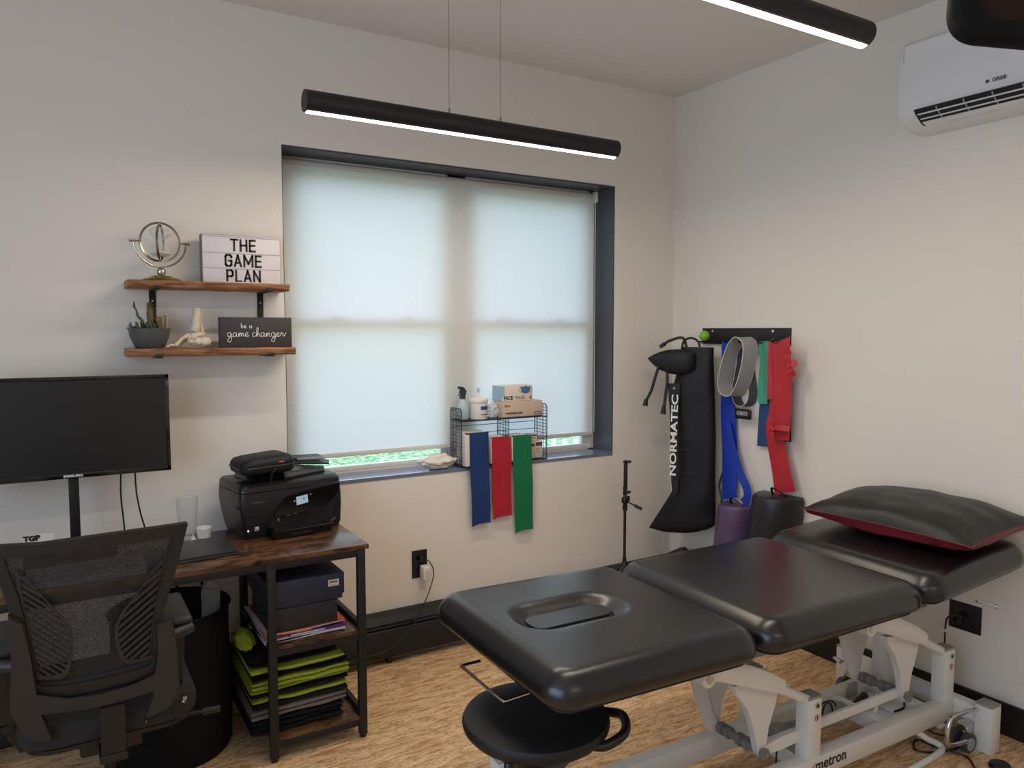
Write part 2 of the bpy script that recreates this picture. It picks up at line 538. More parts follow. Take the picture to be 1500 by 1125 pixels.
# outside: lawn, hedge and a white rail fence in daylight
b = bm_(); bx(b, -14, 12, .3, 22, -.5, -.4)
LAWN = ramp_mat('lawn', [(.35, (70, 100, 44)), (.5, (120, 146, 78)), (.62, (190, 200, 150))], 16, (1, 1, 1), .9, 8)
tag(link('lawn', b, LAWN), 'sunlit green lawn outside below the window', 'lawn', kind='stuff')
LEAF = ramp_mat('leaves', [(.3, (70, 104, 44)), (.5, (128, 160, 78)), (.72, (190, 208, 140))], 3, (1, 1, 1), .7, 5)
b = bm_(); rnd = random.Random(3)
for k in range(5200):
    x = rnd.uniform(-1.9, 3.6); y = 1.9 + rnd.uniform(0, .6); top = .30 + .12 * noise.noise(V((x * 1.3, 0, 4))) + .08 * noise.noise(V((x * 5, 1, 4)))
    z = -.33 + (top + .33) * rnd.random() ** .6
    a = rnd.uniform(0, PI * 2); s = rnd.uniform(.018, .04)
    d = V((math.cos(a), math.sin(a), rnd.uniform(-.5, .8))).normalized(); e = d.cross(V((rnd.random(), rnd.random(), rnd.random()))).normalized()
    p = V((x, y, z))
    vs = [b.verts.new(p), b.verts.new(p + d * s + e * s * .45), b.verts.new(p + d * 2 * s), b.verts.new(p + d * s - e * s * .45)]
    b.faces.new(vs)
tag(link('hedge', b, LEAF), 'low leafy green hedge seen through the gap under the blind', 'hedge', kind='stuff')
t = thing('fence', 'white picket fence outside behind the hedge, seen under the blind', 'fence', (1.0, 3.2, -.4))
b = bm_(); bx(b, .05, 5.0, 3.18, 3.2, .2, .26); bx(b, .05, 5.0, 3.18, 3.2, -.25, -.19)
for k in range(35): bx(b, .05 + k * .14, .05 + k * .14 + .05, 3.16, 3.18, -.4, .42)
link('picket_panel', b, mat('fence_white', (235, 235, 230), .6), t)

# ------------------------------------------------------------------ black baseboard heater under the window
t = thing('baseboard_heater', 'long black baseboard heater along the foot of the window wall', 'heater', (-2.2, -.035, 0))
b = bm_()
prof = [(0, .03), (-.058, .03), (-.066, .04), (-.066, .158), (-.06, .167), (-.03, .170), (-.03, .185), (0, .185)]
prism(b, [(-3.9, y, z) for y, z in prof], (3.87, 0, 0)); link('front_cover', b, BLKP, t)
b = bm_(); prism(b, [(-3.9, y, z) for y, z in [(0, .208), (-.062, .190), (-.068, .196), (-.05, .226), (-.02, .236), (0, .236)]], (3.87, 0, 0)); link('top_cover', b, BLKP, t)
b = bm_(); prism(b, [(-3.9, y, z) for y, z in [(-.056, .172), (-.064, .176), (-.05, .198), (-.042, .196)]], (3.87, 0, 0)); link('damper_flap', b, BLKG, t)
b = bm_(); bx(b, -.03, -.015, -.069, 0, .0, .238, .002); link('end_cap', b, BLKP, t)
b = bm_(); bx(b, -3.9, -.03, -.012, -.002, .03, .23); link('back_plate', b, BLKP, t)
b = bm_()
for x in (-3.4, -2.6, -1.8, -1.0, -.3):
    b = bm_(); bx(b, x, x + .02, -.05, -.002, 0, .17); link('support_foot', b, BLKP, t)

# ------------------------------------------------------------------ pendant tube lights
LED = emis('led_diffuser', (255, 240, 222), 9.0)
def pendant(label, y, x0, x1, z, r, wires, energy):
    t = thing('pendant_light', label, 'lamp', ((x0 + x1) / 2, y, z - r), 0)
    b = bm_(); a0 = math.radians(24)
    prof = []
    N = 28
    for k in range(N + 1):
        a = -PI / 2 + a0 + (2 * PI - 2 * a0) * k / N
        prof.append((math.cos(a) * r, math.sin(a) * r))
    sweep(b, [(x0, y, z), (x1, y, z)], prof, (0, 0, 1)); link('tube_body', b, BLKM, t)
    b = bm_(); h = r * math.cos(a0) - .002; w_ = r * math.sin(a0) * .93
    pr_ = [(w_, -h), (-w_, -h), (-w_ * .8, -h - .006), (0, -h - .0085), (w_ * .8, -h - .006)]
    sweep(b, [(x0 + .004, y, z), (x1 - .004, y, z)], pr_, (0, 0, 1)); link('diffuser', b, LED, t)
    for s, xx in ((-1, x0), (1, x1)):
        b = bm_(); cyl(b, (xx, y, z), (xx + s * .003, y, z), r * .995, 28); link('end_cap', b, BLKM, t)
    for xx in wires:
        b = bm_(); cyl(b, (xx, y, z + r), (xx, y, HC), .0011, 6); link('suspension_wire', b, NICKEL, t)
        b = bm_(); cyl(b, (xx, y, z + r - .002), (xx, y, z + r + .016), .0035, 10); link('wire_gripper', b, NICKEL, t)
    xm = sum(wires) / len(wires); b = bm_(); bx(b, xm - .16, xm + .16, y - .03, y + .03, HC - .03, HC, .006); link('ceiling_canopy', b, BLKM, t)
    ld = bpy.data.lights.new('tube_lamp', 'AREA'); ld.shape = 'RECTANGLE'; ld.size = x1 - x0 - .02; ld.size_y = .03
    ld.energy = energy; ld.color = (1, .86, .70)
    lo = bpy.data.objects.new('tube_lamp', ld); COL.objects.link(lo); lo.location = (x0 / 2 + x1 / 2, y, z - r - .012)
    return t
p1 = aty(658, 170, -.7); p2 = aty(733, 180, -.7)
pendant('black tube pendant light hanging on two thin wires in front of the window', -.7, -2.332, -1.003, 2.324, .0375, (p1.x, p2.x), 12)
pendant('black tube pendant light near the right wall, cut off by the top edge', -1.8, -2.24, -.915, 2.462, .0395, (-1.71, -1.43), 12)
pendant('unseen black tube pendant light added behind the camera for fill light', -4.3, -2.6, -1.27, 2.45, .0395, (-2.1, -1.8), 12)  # unseen third pendant, added to brighten the camera side
# ================================================================== WALL SHELF AND ITS THINGS
t = thing('wall_shelf', 'two-tier rustic wood wall shelf on black iron brackets left of the window', 'shelf', (-2.53, -.08, 1.46))
SHX = [(-2.845, -2.255, 1.712, 1.740), (-2.853, -2.235, 1.454, 1.484)]
SHY = -.17
for k, (x0, x1, z0, z1) in enumerate(SHX):
    b = bm_()
    def edge(u, s):
        return .004 * noise.noise(V((u * 9, s, k * 3.0)))
    loops = []
    n = 40
    for i in range(n + 1):
        u = i / n; x = x0 + (x1 - x0) * u
        f = SHY + edge(u, 1) - .004; c = .006
        z0_, z1_ = z0 + edge(u, 7) * .5, z1 + edge(u, 3) * .3
        ch = .012 if i == n else 0
        loops.append([(x, -.003, z0_), (x, f + c + .004, z0_), (x, f + .004, z0_ + c), (x + ch * 0, f, z1_ - c), (x, f + c, z1_), (x, -.003, z1_)])
    loft(b, loops); link('shelf_board', b, SHELFW, t, ang=50)
for x in (-2.747, -2.335):
    b = bm_()
    bx(b, x - .012, x + .012, -.006, 0, 1.447, 1.712, .001)
    for (x0, x1, z0, z1) in SHX:
        bx(b, x - .012, x + .012, SHY - .004, 0, z0 - .006, z0 - .0005, .001)
        bx(b, x - .012, x + .012, SHY - .009, SHY - .004, z0 - .006, z0 + .008, .001)
    br = link('bracket', b, BLKM, t)
    b = bm_(); screw(b, (x, -.006, 1.668), (0, -1, 0), .0035, .002); link('screw', b, NICKEL, br)
zt, zb = 1.7405, 1.4845
# spinning hourglass
hx, hy = -2.723, -.095
t = thing('hourglass', 'spinning metal ring hourglass on a brass base, on the upper shelf', 'hourglass', (hx, hy, zt))
b = bm_()
loft(b, [[(hx + x, hy + y, zt + z) for x, y in rrect(a, c, .02)] for a, c, z in ((.064, .05, 0), (.066, .052, .004), (.060, .046, .009), (.040, .032, .013), (.036, .028, .019), (.030, .024, .021))])
link('base', b, BRASS, t)
b = bm_(); blob(b, (hx, hy, zt + .036), (.017, .017, .017), 4); cyl(b, (hx, hy, zt + .018), (hx, hy, zt + .025), .008); link('ball', b, CHROME, t)
zc = zt + .148
yaw = math.radians(8)
dx = V((math.cos(yaw), math.sin(yaw), 0)); cc = V((hx, hy, zc))
b = bm_(); R_ = .094
tube(b, [cc + dx * R_ * math.cos(a) + V((0, 0, 1)) * R_ * math.sin(a) for a in [math.radians(180 + 180 * k / 28) for k in range(29)]], .0035, 8); link('outer_arm', b, NICKEL, t)
for s in (-1, 1):
    b = bm_(); tube(b, [cc + dx * s * r for r in (.072, .080, .090, .097, .102)], [.0015, .003, .005, .004, .006], 10); blob(b, cc + dx * s * .104, (.006, .006, .006), 2); link('pivot_knob', b, NICKEL, t)
b = bm_(); R2 = .073; t2 = math.radians(-14); dr = V((math.cos(yaw + .1), math.sin(yaw + .1), 0)); ur = V((0, 0, 1))
sweep(b, [cc + dr * R2 * math.cos(a) + ur * R2 * math.sin(a) for a in [2 * PI * k / 48 for k in range(48)]], [(-.0018, -.004), (.0018, -.004), (.0018, .004), (-.0018, .004)], None, True); link('ring', b, NICKEL, t)
b = bm_(); di = V((math.cos(yaw + 1.1), math.sin(yaw + 1.1), 0))
sweep(b, [cc + di * .052 * math.cos(a) + ur * .066 * math.sin(a) for a in [2 * PI * k / 44 for k in range(44)]], [(-.002, -.004), (.002, -.004), (.002, .004), (-.002, .004)], None, True); link('inner_ring', b, NICKEL, t)
for s in (-1, 1):
    b = bm_(); blob(b, cc + ur * s * .069, (.005, .005, .006), 2); link('finial', b, NICKEL, t)
b = bm_(); gp = [(.004, 0), (.008, .008), (.028, .020), (.040, .034), (.040, .046), (.030, .056), (.012, .060)]
shell(b, [(r, z * .95) for r, z in [(a, -z) for a, z in gp[::-1]] + gp], cc, 32); g = link('glass_bulb', b, glassy('clear_glass', (225, 228, 226), .10, .03), t)
b = bm_(); lathe(b, [(0, -.052), (.027, -.050), (.036, -.042), (.03, -.036), (0, -.03)], cc, 28); link('sand', b, mat('white_sand', (222, 218, 208), .9), t)
# lightbox
A = aty(297, 413, -.10); Bp = aty(413, 415, -.06)
lx0, lx1, lyf, lyb = -2.575, -2.268, -.088, -.040
zl1 = zt + .193
t = thing('letter_board', 'white cinema light box with black letters on the upper shelf', 'sign', ((lx0 + lx1) / 2, -.06, zt))
b = bm_(); bx(b, lx0, lx1, lyf, lyb, zt, zl1, .003); link('box_body', b, mat('lightbox_grey', (118, 112, 112), .5), t)
PAN = mat('opal_panel', (212, 206, 208), .45)
b = bm_()
bx(b, lx0 + .003, lx1 - .003, lyf - .004, lyf, zt + .002, zl1 - .002, .001); link('front_panel', b, PAN, t)
RAILM = mat('lightbox_rail', (196, 190, 192), .4)
for z in (zt + .0045, zt + .062, zt + .122, zl1 - .006):
    b = bm_(); bx(b, lx0 + .004, lx1 - .004, lyf - .0065, lyf - .003, z - .003, z + .003, .0008); link('letter_rail', b, RAILM, t)
GLY = {'T': (.024, [((0, 1), (1, 1)), ((.5, 0), (.5, 1))]), 'H': (.023, [((0, 0), (0, 1)), ((1, 0), (1, 1)), ((0, .5), (1, .5))]),
       'E': (.020, [((0, 0), (0, 1)), ((0, 0), (1, 0)), ((0, 1), (1, 1)), ((0, .52), (.9, .52))]), 'L': (.020, [((0, 0), (0, 1)), ((0, 0), (1, 0))]),
       'G': (.022, [((1, .78), (1, .86)), ((1, .86), (.8, 1)), ((.8, 1), (.2, 1)), ((.2, 1), (0, .86)), ((0, .86), (0, .14)), ((0, .14), (.2, 0)), ((.2, 0), (.8, 0)), ((.8, 0), (1, .14)), ((1, .14), (1, .48)), ((1, .48), (.6, .48))]),
       'A': (.024, [((0, 0), (.5, 1)), ((1, 0), (.5, 1)), ((.2, .3), (.8, .3))]), 'M': (.032, [((0, 0), (0, 1)), ((1, 0), (1, 1)), ((0, 1), (.5, .25)), ((1, 1), (.5, .25))]),
       'P': (.021, [((0, 0), (0, 1)), ((0, 1), (.8, 1)), ((.8, 1), (1, .86)), ((1, .86), (1, .58)), ((1, .58), (.8, .45)), ((.8, .45), (0, .45))]),
       'N': (.023, [((0, 0), (0, 1)), ((1, 0), (1, 1)), ((0, 1), (1, 0))])}
def block(word, xc, z0, h, gap, st):
    b = bm_(); tot = sum(GLY[c][0] for c in word) + gap * (len(word) - 1); x = xc - tot / 2
    for c in word:
        w, segs = GLY[c]
        for p, q in segs:
            P0 = V((x + p[0] * w, lyf - .0048, z0 + p[1] * h)); P1 = V((x + q[0] * w, lyf - .0048, z0 + q[1] * h)); d = (P1 - P0).normalized() * st * .45
            sweep(b, [P0 - d, P1 + d], [(-st / 2, -.0005), (st / 2, -.0005), (st / 2, .0005), (-st / 2, .0005)], (0, -1, 0))
        x += w + gap
    return b
for s, z in (('THE', zt + .132), ('GAME', zt + .070), ('PLAN', zt + .0095)):
    link('lettering', block(s, (lx0 + lx1) / 2 + .004, z, .043, .0130, .0078), KTR, t, smooth=False)
# game changer block
gx0, gx1, gyf, gyb = -2.520, -2.238, -.125, -.088
t = thing('game_changer_sign', 'dark wooden block sign with white script on the lower shelf', 'sign', ((gx0 + gx1) / 2, -.11, zb))
b = bm_(); bx(b, gx0, gx1, gyf, gyb, zb, zb + .121, .0015); link('block', b, mat('dark_stain', (52, 47, 48), .6, bump=.2, bscale=90, stretch=(1, 10, 10)), t)
SC0 = V((gx0, gyf - .0012, zb))
def script(strokes, ox, oz, k):            # brushed handwriting: each stroke a swept line on the block's face
    b = bm_()
    for s in strokes:
        pts = smooth_path([SC0 + V((ox + x * k, 0, oz + y * k)) for x, y in s], 5)
        n = len(pts)
        tube(b, pts, [.0010 + .0005 * abs(math.sin(i * .55)) for i in range(n)], 6)
    return b
gl = lambda dx: [[(dx + .9, .8), (dx + .5, 1.05), (dx + .1, .7), (dx + .2, .15), (dx + .6, .1), (dx + .95, .8), (dx + 1.0, .2), (dx + .8, -.9), (dx + .35, -1.15), (dx + .1, -.8), (dx + .5, -.2), (dx + 1.2, .15)]]
al = lambda dx: [[(dx + .9, .85), (dx + .45, 1.0), (dx + .1, .55), (dx + .3, .05), (dx + .75, .35), (dx + .92, .9), (dx + .88, .2), (dx + 1.25, .15)]]
nl = lambda dx: [[(dx, .1), (dx + .15, .95), (dx + .2, .1), (dx + .5, .85), (dx + .75, .85), (dx + .8, .2), (dx + 1.1, .15)]]
ml = lambda dx: [[(dx, .1), (dx + .15, .95), (dx + .2, .1), (dx + .45, .85), (dx + .65, .8), (dx + .68, .1), (dx + .95, .85), (dx + 1.15, .8), (dx + 1.2, .2), (dx + 1.45, .15)]]
el = lambda dx: [[(dx, .3), (dx + .55, .55), (dx + .6, .95), (dx + .25, .95), (dx + .1, .4), (dx + .4, .05), (dx + .95, .35)]]
cl_ = lambda dx: [[(dx + .75, .9), (dx + .4, 1.0), (dx + .08, .5), (dx + .35, .05), (dx + .9, .3)]]
hl = lambda dx: [[(dx, .3), (dx + .5, 1.6), (dx + .45, 2.2), (dx + .2, 1.9), (dx + .15, .05), (dx + .45, .8), (dx + .7, .8), (dx + .75, .2), (dx + 1.0, .15)]]
rl = lambda dx: [[(dx, .3), (dx + .2, 1.1), (dx + .3, .8), (dx + .6, .8), (dx + .55, .2), (dx + .9, .3), (dx + 1.3, 1.0)]]
def up_(st, sl): return [[(x, y + x * sl) for x, y in s] for s in st]
W = []
for f, dx in ((gl, 0), (al, 1.2), (ml, 2.5), (el, 4.0)): W += f(dx)
for f, dx in ((cl_, 5.6), (hl, 6.5), (al, 7.5), (nl, 8.8), (gl, 9.95), (el, 11.2), (rl, 12.2)): W += f(dx)
link('lettering', script(up_(W, .0), .026, .042, .0172), LTR, t)
bl_ = [[(.1, 2.1), (.1, .1)], [(.1, .8), (.5, 1.0), (.8, .55), (.5, .05), (.1, .25)]]
W = bl_ + el(1.1) + al(3.0)
link('lettering', script(W, .080, .077, .0105), LTR, t)
# bowl of cactus
px_, py_ = -2.770, -.092
t = thing('potted_cactus', 'small cactus arrangement with driftwood in a dark grey bowl, on the lower shelf', 'plant', (px_, py_, zb))
b = bm_(); lathe(b, [(.0, 0), (.046, 0), (.052, .004), (.069, .045), (.074, .076), (.070, .076), (.064, .060), (0, .058)], (px_, py_, zb), 40); link('bowl', b, mat('grey_concrete', (74, 76, 78), .55, var=.12, vscale=60), t)
b = bm_(); 
for k in range(70):
    a = random.uniform(0, 6.28); r = .062 * math.sqrt(random.random()); blob(b, (px_ + r * math.cos(a), py_ + r * math.sin(a), zb + .062), (.006, .005, .004), 1)
link('gravel', b, mat('gravel', (104, 92, 78), .9, var=.3, vscale=90), t)
CG = mat('cactus_green', (72, 84, 50), .6, var=.25, vscale=70)
def pad(p, q, w, th):
    p, q = V(p), V(q); n = 9; ax = (q - p)
    b = bm_(); sweep(b, [p + ax * i / n + V((.002 * math.sin(i), 0, 0)) for i in range(n + 1)], circ(1, 12), None, False, [(max(.12, math.sin(PI * (i + .4) / (n + .9)) ** .6) * w, max(.12, math.sin(PI * (i + .4) / (n + .9)) ** .6) * th) for i in range(n + 1)])
    return b
b = pad((px_ - .012, py_, zb + .06), (px_ - .030, py_ - .01, zb + .115), .014, .008)
merge(b, pad((px_ - .026, py_, zb + .10), (px_ - .046, py_, zb + .145), .008, .005))
merge(b, pad((px_ - .043, py_, zb + .138), (px_ - .052, py_ + .01, zb + .178), .005, .004))
merge(b, pad((px_ - .01, py_ - .02, zb + .06), (px_ - .004, py_ - .03, zb + .112), .018, .008))
merge(b, pad((px_ - .03, py_ - .02, zb + .06), (px_ - .05, py_ - .03, zb + .10), .014, .007))
for k in range(26):
    a = random.uniform(0, 6.28); p = V((px_ - .02 + .03 * math.cos(a), py_ - .01 + .03 * math.sin(a), zb + .06)); tube(b, [p, p + V((.018 * math.cos(a), .018 * math.sin(a), .02 + .02 * random.random())), p + V((.03 * math.cos(a), .03 * math.sin(a), .012))], [.003, .0024, .0005], 5)
link('succulent', b, CG, t)
b = pad((px_ + .012, py_ + .005, zb + .06), (px_ + .002, py_ + .01, zb + .176), .012, .012)
for k in range(420):
    z = random.uniform(.07, .172); a = random.uniform(0, 6.28); c0 = V((px_ + .012 - (z - .06) / .116 * .010, py_ + .008, zb + z)); d = V((math.cos(a), math.sin(a), .5)); r = .011 * math.sin(PI * min(.95, (z - .055) / .125)) ** .5
    tube(b, [c0 + d * r * .8, c0 + d * (r + .006)], [.0006, .0002], 3)
link('furry_cactus', b, mat('cactus_brown', (108, 90, 58), .8, var=.3, vscale=120), t)
b = bm_()
for dx, dy, h in ((.028, -.01, .055), (.038, 0, .062), (.033, .014, .05)):
    tube(b, smooth_path([(px_ + dx, py_ + dy, zb + .055), (px_ + dx + .003, py_ + dy, zb + .06 + h * .5), (px_ + dx, py_ + dy, zb + .06 + h)], 5), [.008 + .0015 * math.sin(i * 1.7) for i in range(11)], 9)
link('driftwood', b, mat('driftwood', (118, 96, 74), .85, var=.35, vscale=60), t)
b = bm_(); vx = px_ + .058; cyl(b, (vx, py_ + .02, zb + .055), (vx + .003, py_ + .02, zb + .135), .0058, 16); link('glass_tube', b, glassy('tube_glass', (220, 220, 215), .18), t)
b = bm_(); cyl(b, (vx, py_ + .02, zb + .06), (vx + .003, py_ + .02, zb + .128), .0032, 10); link('dark_stick', b, mat('stick', (70, 44, 34), .7, var=.3, vscale=100), t)
# skeleton foot
fx, fy = -2.655, -.10
t = thing('foot_skeleton_model', 'bone-coloured foot and ankle skeleton model on the lower shelf', 'model', (fx + .02, fy, zb))
BONE = mat('bone', (205, 192, 172), .55, var=.12, vscale=50)
def bone(pts, rs, seg=9): return tube(bm_(), smooth_path(pts, 4), [r for r in lerp_list(rs, (len(pts) - 1) * 4 + 1)], seg)
def lerp_list(rs, n):
    out = []
    for i in range(n):
        f = i / (n - 1) * (len(rs) - 1); k = min(int(f), len(rs) - 2); out.append(rs[k] + (rs[k + 1] - rs[k]) * (f - k))
    return out
ax_, az = fx + .054, zb + .070
link('tibia', bone([(ax_ - .012, fy, az - .006), (ax_ - .006, fy, az + .012), (ax_ - .002, fy, az + .045), (ax_ + .003, fy, az + .085)], [.017, .020, .017, .016, .014], 14), BONE, t)
link('fibula', bone([(ax_ + .020, fy + .012, az - .016), (ax_ + .019, fy + .012, az + .005), (ax_ + .016, fy + .012, az + .045), (ax_ + .022, fy + .012, az + .084)], [.007, .009, .005, .005, .007], 10), BONE, t)
b = bm_(); blob(b, (ax_ + .004, fy, az - .018), (.024, .018, .013), 3, .25, 2); link('talus', b, BONE, t)
b = bm_(); blob(b, (ax_ + .026, fy, az - .046), (.024, .018, .021), 3, .3, 2); blob(b, (ax_ + .002, fy, az - .044), (.030, .018, .019), 3, .3, 2); link('calcaneus', b, BONE, t)
for (dx, dy, dz, s) in ((-.014, -.010, -.024, .013), (-.016, .008, -.030, .012), (-.030, -.012, -.026, .011), (-.030, 0, -.030, .010), (-.028, .012, -.036, .010), (-.024, -.008, -.042, .012)):
    b = bm_(); blob(b, (ax_ + dx * 1.05, fy + dy, az + dz), (s * 1.25, s, s * 1.15), 2, .35, 2); link('tarsal', b, BONE, t)
for k in range(5):
    dy = -.020 + k * .010; L_ = .112 - k * .007 if k else .106
    x0 = ax_ - .032; z0 = az - .020 - k * .005; xe = ax_ - L_ * .78; ze = zb + .0095
    link('metatarsal', bone([(x0, fy + dy * .7, z0), ((x0 + xe) / 2, fy + dy, (z0 + ze) / 2 + .007), (xe, fy + dy * 1.3, ze)], [.0095, .0068, .0060, .0080], 8), BONE, t)
    r = .006 if k == 0 else .0042
    link('phalanx', bone([(xe - .004, fy + dy * 1.35, ze), (xe - .016, fy + dy * 1.45, ze + .003), (xe - .030 + k * .002, fy + dy * 1.5, zb + r)], [r, r * .65, r * .95, r * .6, r * .9], 8), BONE, t)

# ================================================================== DESK
DX0, DX1, DY0, DY1, DZ = -3.95, -2.095, -.612, -.118, .75
t = thing('desk', 'rustic brown wood desk with black metal frame and shelves at its right end', 'desk', (-3.0, -.36, 0))
b = bm_(); bx(b, DX0, DX1, DY0, DY1, DZ - .018, DZ, .0015); link('desktop', b, RUST, t)
LEGS = [(-2.124, DY0 + .014), (-2.124, DY1 - .014), (-2.457, DY0 + .014), (-2.457, DY1 - .014), (DX0 + .03, DY0 + .014), (DX0 + .03, DY1 - .014)]
for x, y in LEGS:
    b = bm_(); bx(b, x - .015, x + .015, y - .0125, y + .0125, .012, DZ - .018, .002); lg = link('leg', b, BLKM, t)
    b = bm_(); lathe(b, [(.011, 0), (.013, .003), (.012, .013)], (x, y, 0), 16); link('foot_pad', b, BLK, lg)
for y in (DY0 + .014, DY1 - .014):
    b = bm_(); bx(b, DX0 + .03, -2.124, y - .0112, y + .0112, DZ - .044, DZ - .0185, .001); link('rail', b, BLKM, t)
for x in (-2.124, -2.457, DX0 + .03):
    b = bm_(); bx(b, x - .0125, x + .0125, DY0 + .02, DY1 - .02, DZ - .043, DZ - .0185, .001); link('crossbar', b, BLKM, t)
ZS1, ZS2 = .425, .088
for z in (ZS1, ZS2):
    b = bm_(); bx(b, -2.469, -2.112, DY0 + .006, DY1 - .006, z - .016, z, .0015); link('shelf_board', b, RUST, t)
    for y in (DY0 + .014, DY1 - .014):
        b = bm_(); bx(b, -2.442, -2.139, y - .010, y + .010, z - .038, z - .0165, .001); link('shelf_rail', b, BLKM, t)
    for x in (-2.124,):
        b = bm_(); bx(b, x - .010, x + .010, DY0 + .027, DY1 - .027, z + .0, z + .018, .001); link('side_rail', b, BLKM, t)
# ================================================================== THINGS ON THE DESK
T0 = DZ + .0005
# monitor on a slim post
MY = -.20
a, c_ = aty(247, 548, MY), aty(250, 690, MY)
mx1, mzt, mzb = -2.722, 1.389, 1.027
mw = .64; mx0 = mx1 - mw; mxc = (mx0 + mx1) / 2
t = thing('monitor', 'wide black flat monitor standing on the desk on a slim black post', 'monitor', (mxc, MY, T0))
b = bm_(); bx(b, mx0, mx1, MY, MY + .018, mzb, mzt, .004); bx(b, mx0 + .06, mx1 - .06, MY + .016, MY + .045, mzb + .04, mzt - .06, .012); link('housing', b, BLKG, t)
b = bm_(); bx(b, mx0 + .012, mx1 - .012, MY - .001, MY + .003, mzb + .018, mzt - .014); link('screen', b, mat('dark_screen', (13, 14, 15), .38, spec=.5), t)
b = bm_()
for x0, x1, z0, z1 in ((mx0, mx0 + .012, mzb, mzt), (mx1 - .012, mx1, mzb, mzt), (mx0, mx1, mzb, mzb + .018), (mx0, mx1, mzt - .013, mzt)): bx(b, x0, x1, MY - .003, MY + .004, z0, z1, .001)
link('bezel', b, BLKG, t)
text('brand_lettering', 'SAMSUNG', .0115, (mxc, MY - .0035, mzb + .0085), BX, BY, LTR, t, sx=1.15, bold=.0004)
b = bm_(); bx(b, mxc - .0165, mxc + .0165, MY + .02, MY + .036, T0 + .01, mzb + .2, .003); link('post', b, BLKM, t)
b = bm_(); loft(b, [[(mxc + x, MY + .03 + y, T0 + z) for x, y in rrect(.13, .085, .03)] for z in (0, .008)] + [[(mxc + x, MY + .03 + y, T0 + .012) for x, y in rrect(.126, .081, .028)]]); link('base', b, BLKM, t)
for x, p in ((176, [(177, 694), (177, 725), (181, 762), (183, 782)]), (198, [(198, 694), (200, 722), (206, 752), (213, 776)])):
    b = bm_(); pts = [aty(px, py, MY + .05 + i * .015) for i, (px, py) in enumerate([(p[0][0], 670)] + p)]
    pts.append(V((pts[-1].x, MY + .10, T0 + .004))); tube(b, smooth_path(pts, 5), .0030, 8); link('cable', b, BLK, t)
# card with initials
cx_ = aty(56, 790, -.42)
t = thing('card_holder', 'small white card with bold black initials standing on the desk behind the chair', 'card', (cx_.x, -.42, T0))
b = bm_(); zc_ = aty(56, 783, -.42).z
bx(b, cx_.x - .043, cx_.x + .043, -.421, -.419, zc_ - .055, zc_, 0); link('card', b, CARD, t)
text('lettering', 'TGP', .022, (cx_.x - .018, -.4225, zc_ - .011), BX, BY, KTR, t, sx=1.1, bold=.0016)
b = bm_(); bx(b, cx_.x - .045, cx_.x + .045, -.445, -.395, T0, T0 + .008, .002); bx(b, cx_.x - .045, cx_.x + .045, -.418, -.412, T0, zc_ - .05, .001); bx(b, cx_.x - .045, cx_.x + .045, -.43, -.424, T0, T0 + .06, .001); link('holder', b, BLK, t)
# laptop, closed
lm = Matrix.Translation((-2.72, -.405, T0)) @ Matrix.Rotation(math.radians(6), 4, 'Z')
t = thing('laptop', 'closed dark grey laptop on the desk in front of the printer', 'laptop', (-2.72, -.405, T0))
LG = mat('laptop_grey', (58, 60, 64), .38, metal=.3, bump=.1, bscale=900)
b = bm_(); box(b, (0, 0, .0055), (.33, .23, .011), 0, .003, 2, lm); link('base', b, LG, t)
b = bm_(); box(b, (0, 0, .0150), (.33, .23, .0065), 0, .0028, 2, lm); link('lid', b, LG, t)
# tumbler of ridged clear glass
gx, gy = -2.672, -.215
t = thing('glass_tumbler', 'tall empty ribbed clear glass beside the printer', 'glass', (gx, gy, T0))
b = bm_(); pr = [(.028, .006)]
for k in range(23):
    z = .012 + k * .0068; r = .0285 + .0105 * k / 22; pr += [(r, z), (r + .0008, z + .0034)]
pr += [(.0395, .17)]
shell(b, pr, (gx, gy, T0), 36); link('glass_wall', b, glassy('tumbler_glass', (200, 200, 196), .16, .05), t)
b = bm_(); lathe(b, [(0, 0), (.027, 0), (.0285, .004), (.028, .010), (0, .011)], (gx, gy, T0), 32); link('glass_base', b, glassy('tumbler_base', (205, 205, 200), .35), t)
b = bm_(); tube(b, [(gx + .0395 * math.cos(2 * PI * k / 36), gy + .0395 * math.sin(2 * PI * k / 36), T0 + .17) for k in range(36)], .0011, 6, True); link('rim', b, glassy('tumbler_rim', (215, 215, 210), .5), t)
ux, uy = -2.622, -.262
t = thing('paper_cup', 'small white cup in front of the tall ribbed glass', 'cup', (ux, uy, T0))
b = bm_(); shell(b, [(.0215, 0), (.0225, .003), (.0265, .050), (.0285, .054), (.0275, .056), (.0255, .052), (.0215, .005)], (ux, uy, T0), 32); link('cup_wall', b, WPL, t)
b = bm_(); lathe(b, [(0, .002), (.0215, .002), (.0218, .005), (0, .005)], (ux, uy, T0), 32); link('cup_bottom', b, WPL, t)
t = thing('tent_card', 'small white triangular tent card on the desk behind the laptop', 'card', (-2.662, -.275, T0))
b = bm_(); q = V((-2.662, -.29, T0)); prism(b, [q + V((-.017, 0, 0)), q + V((.017, 0, 0)), q + V((0, .004, .036))], (0, .022, 0)); link('card', b, WPL, t)
b = bm_(); q2 = q + V((0, -.0008, .002)); prism(b, [q2 + V((-.008, 0, .004)), q2 + V((.008, 0, .004)), q2 + V((0, .002, .020))], (0, .0006, 0)); link('mark', b, KTR, t)

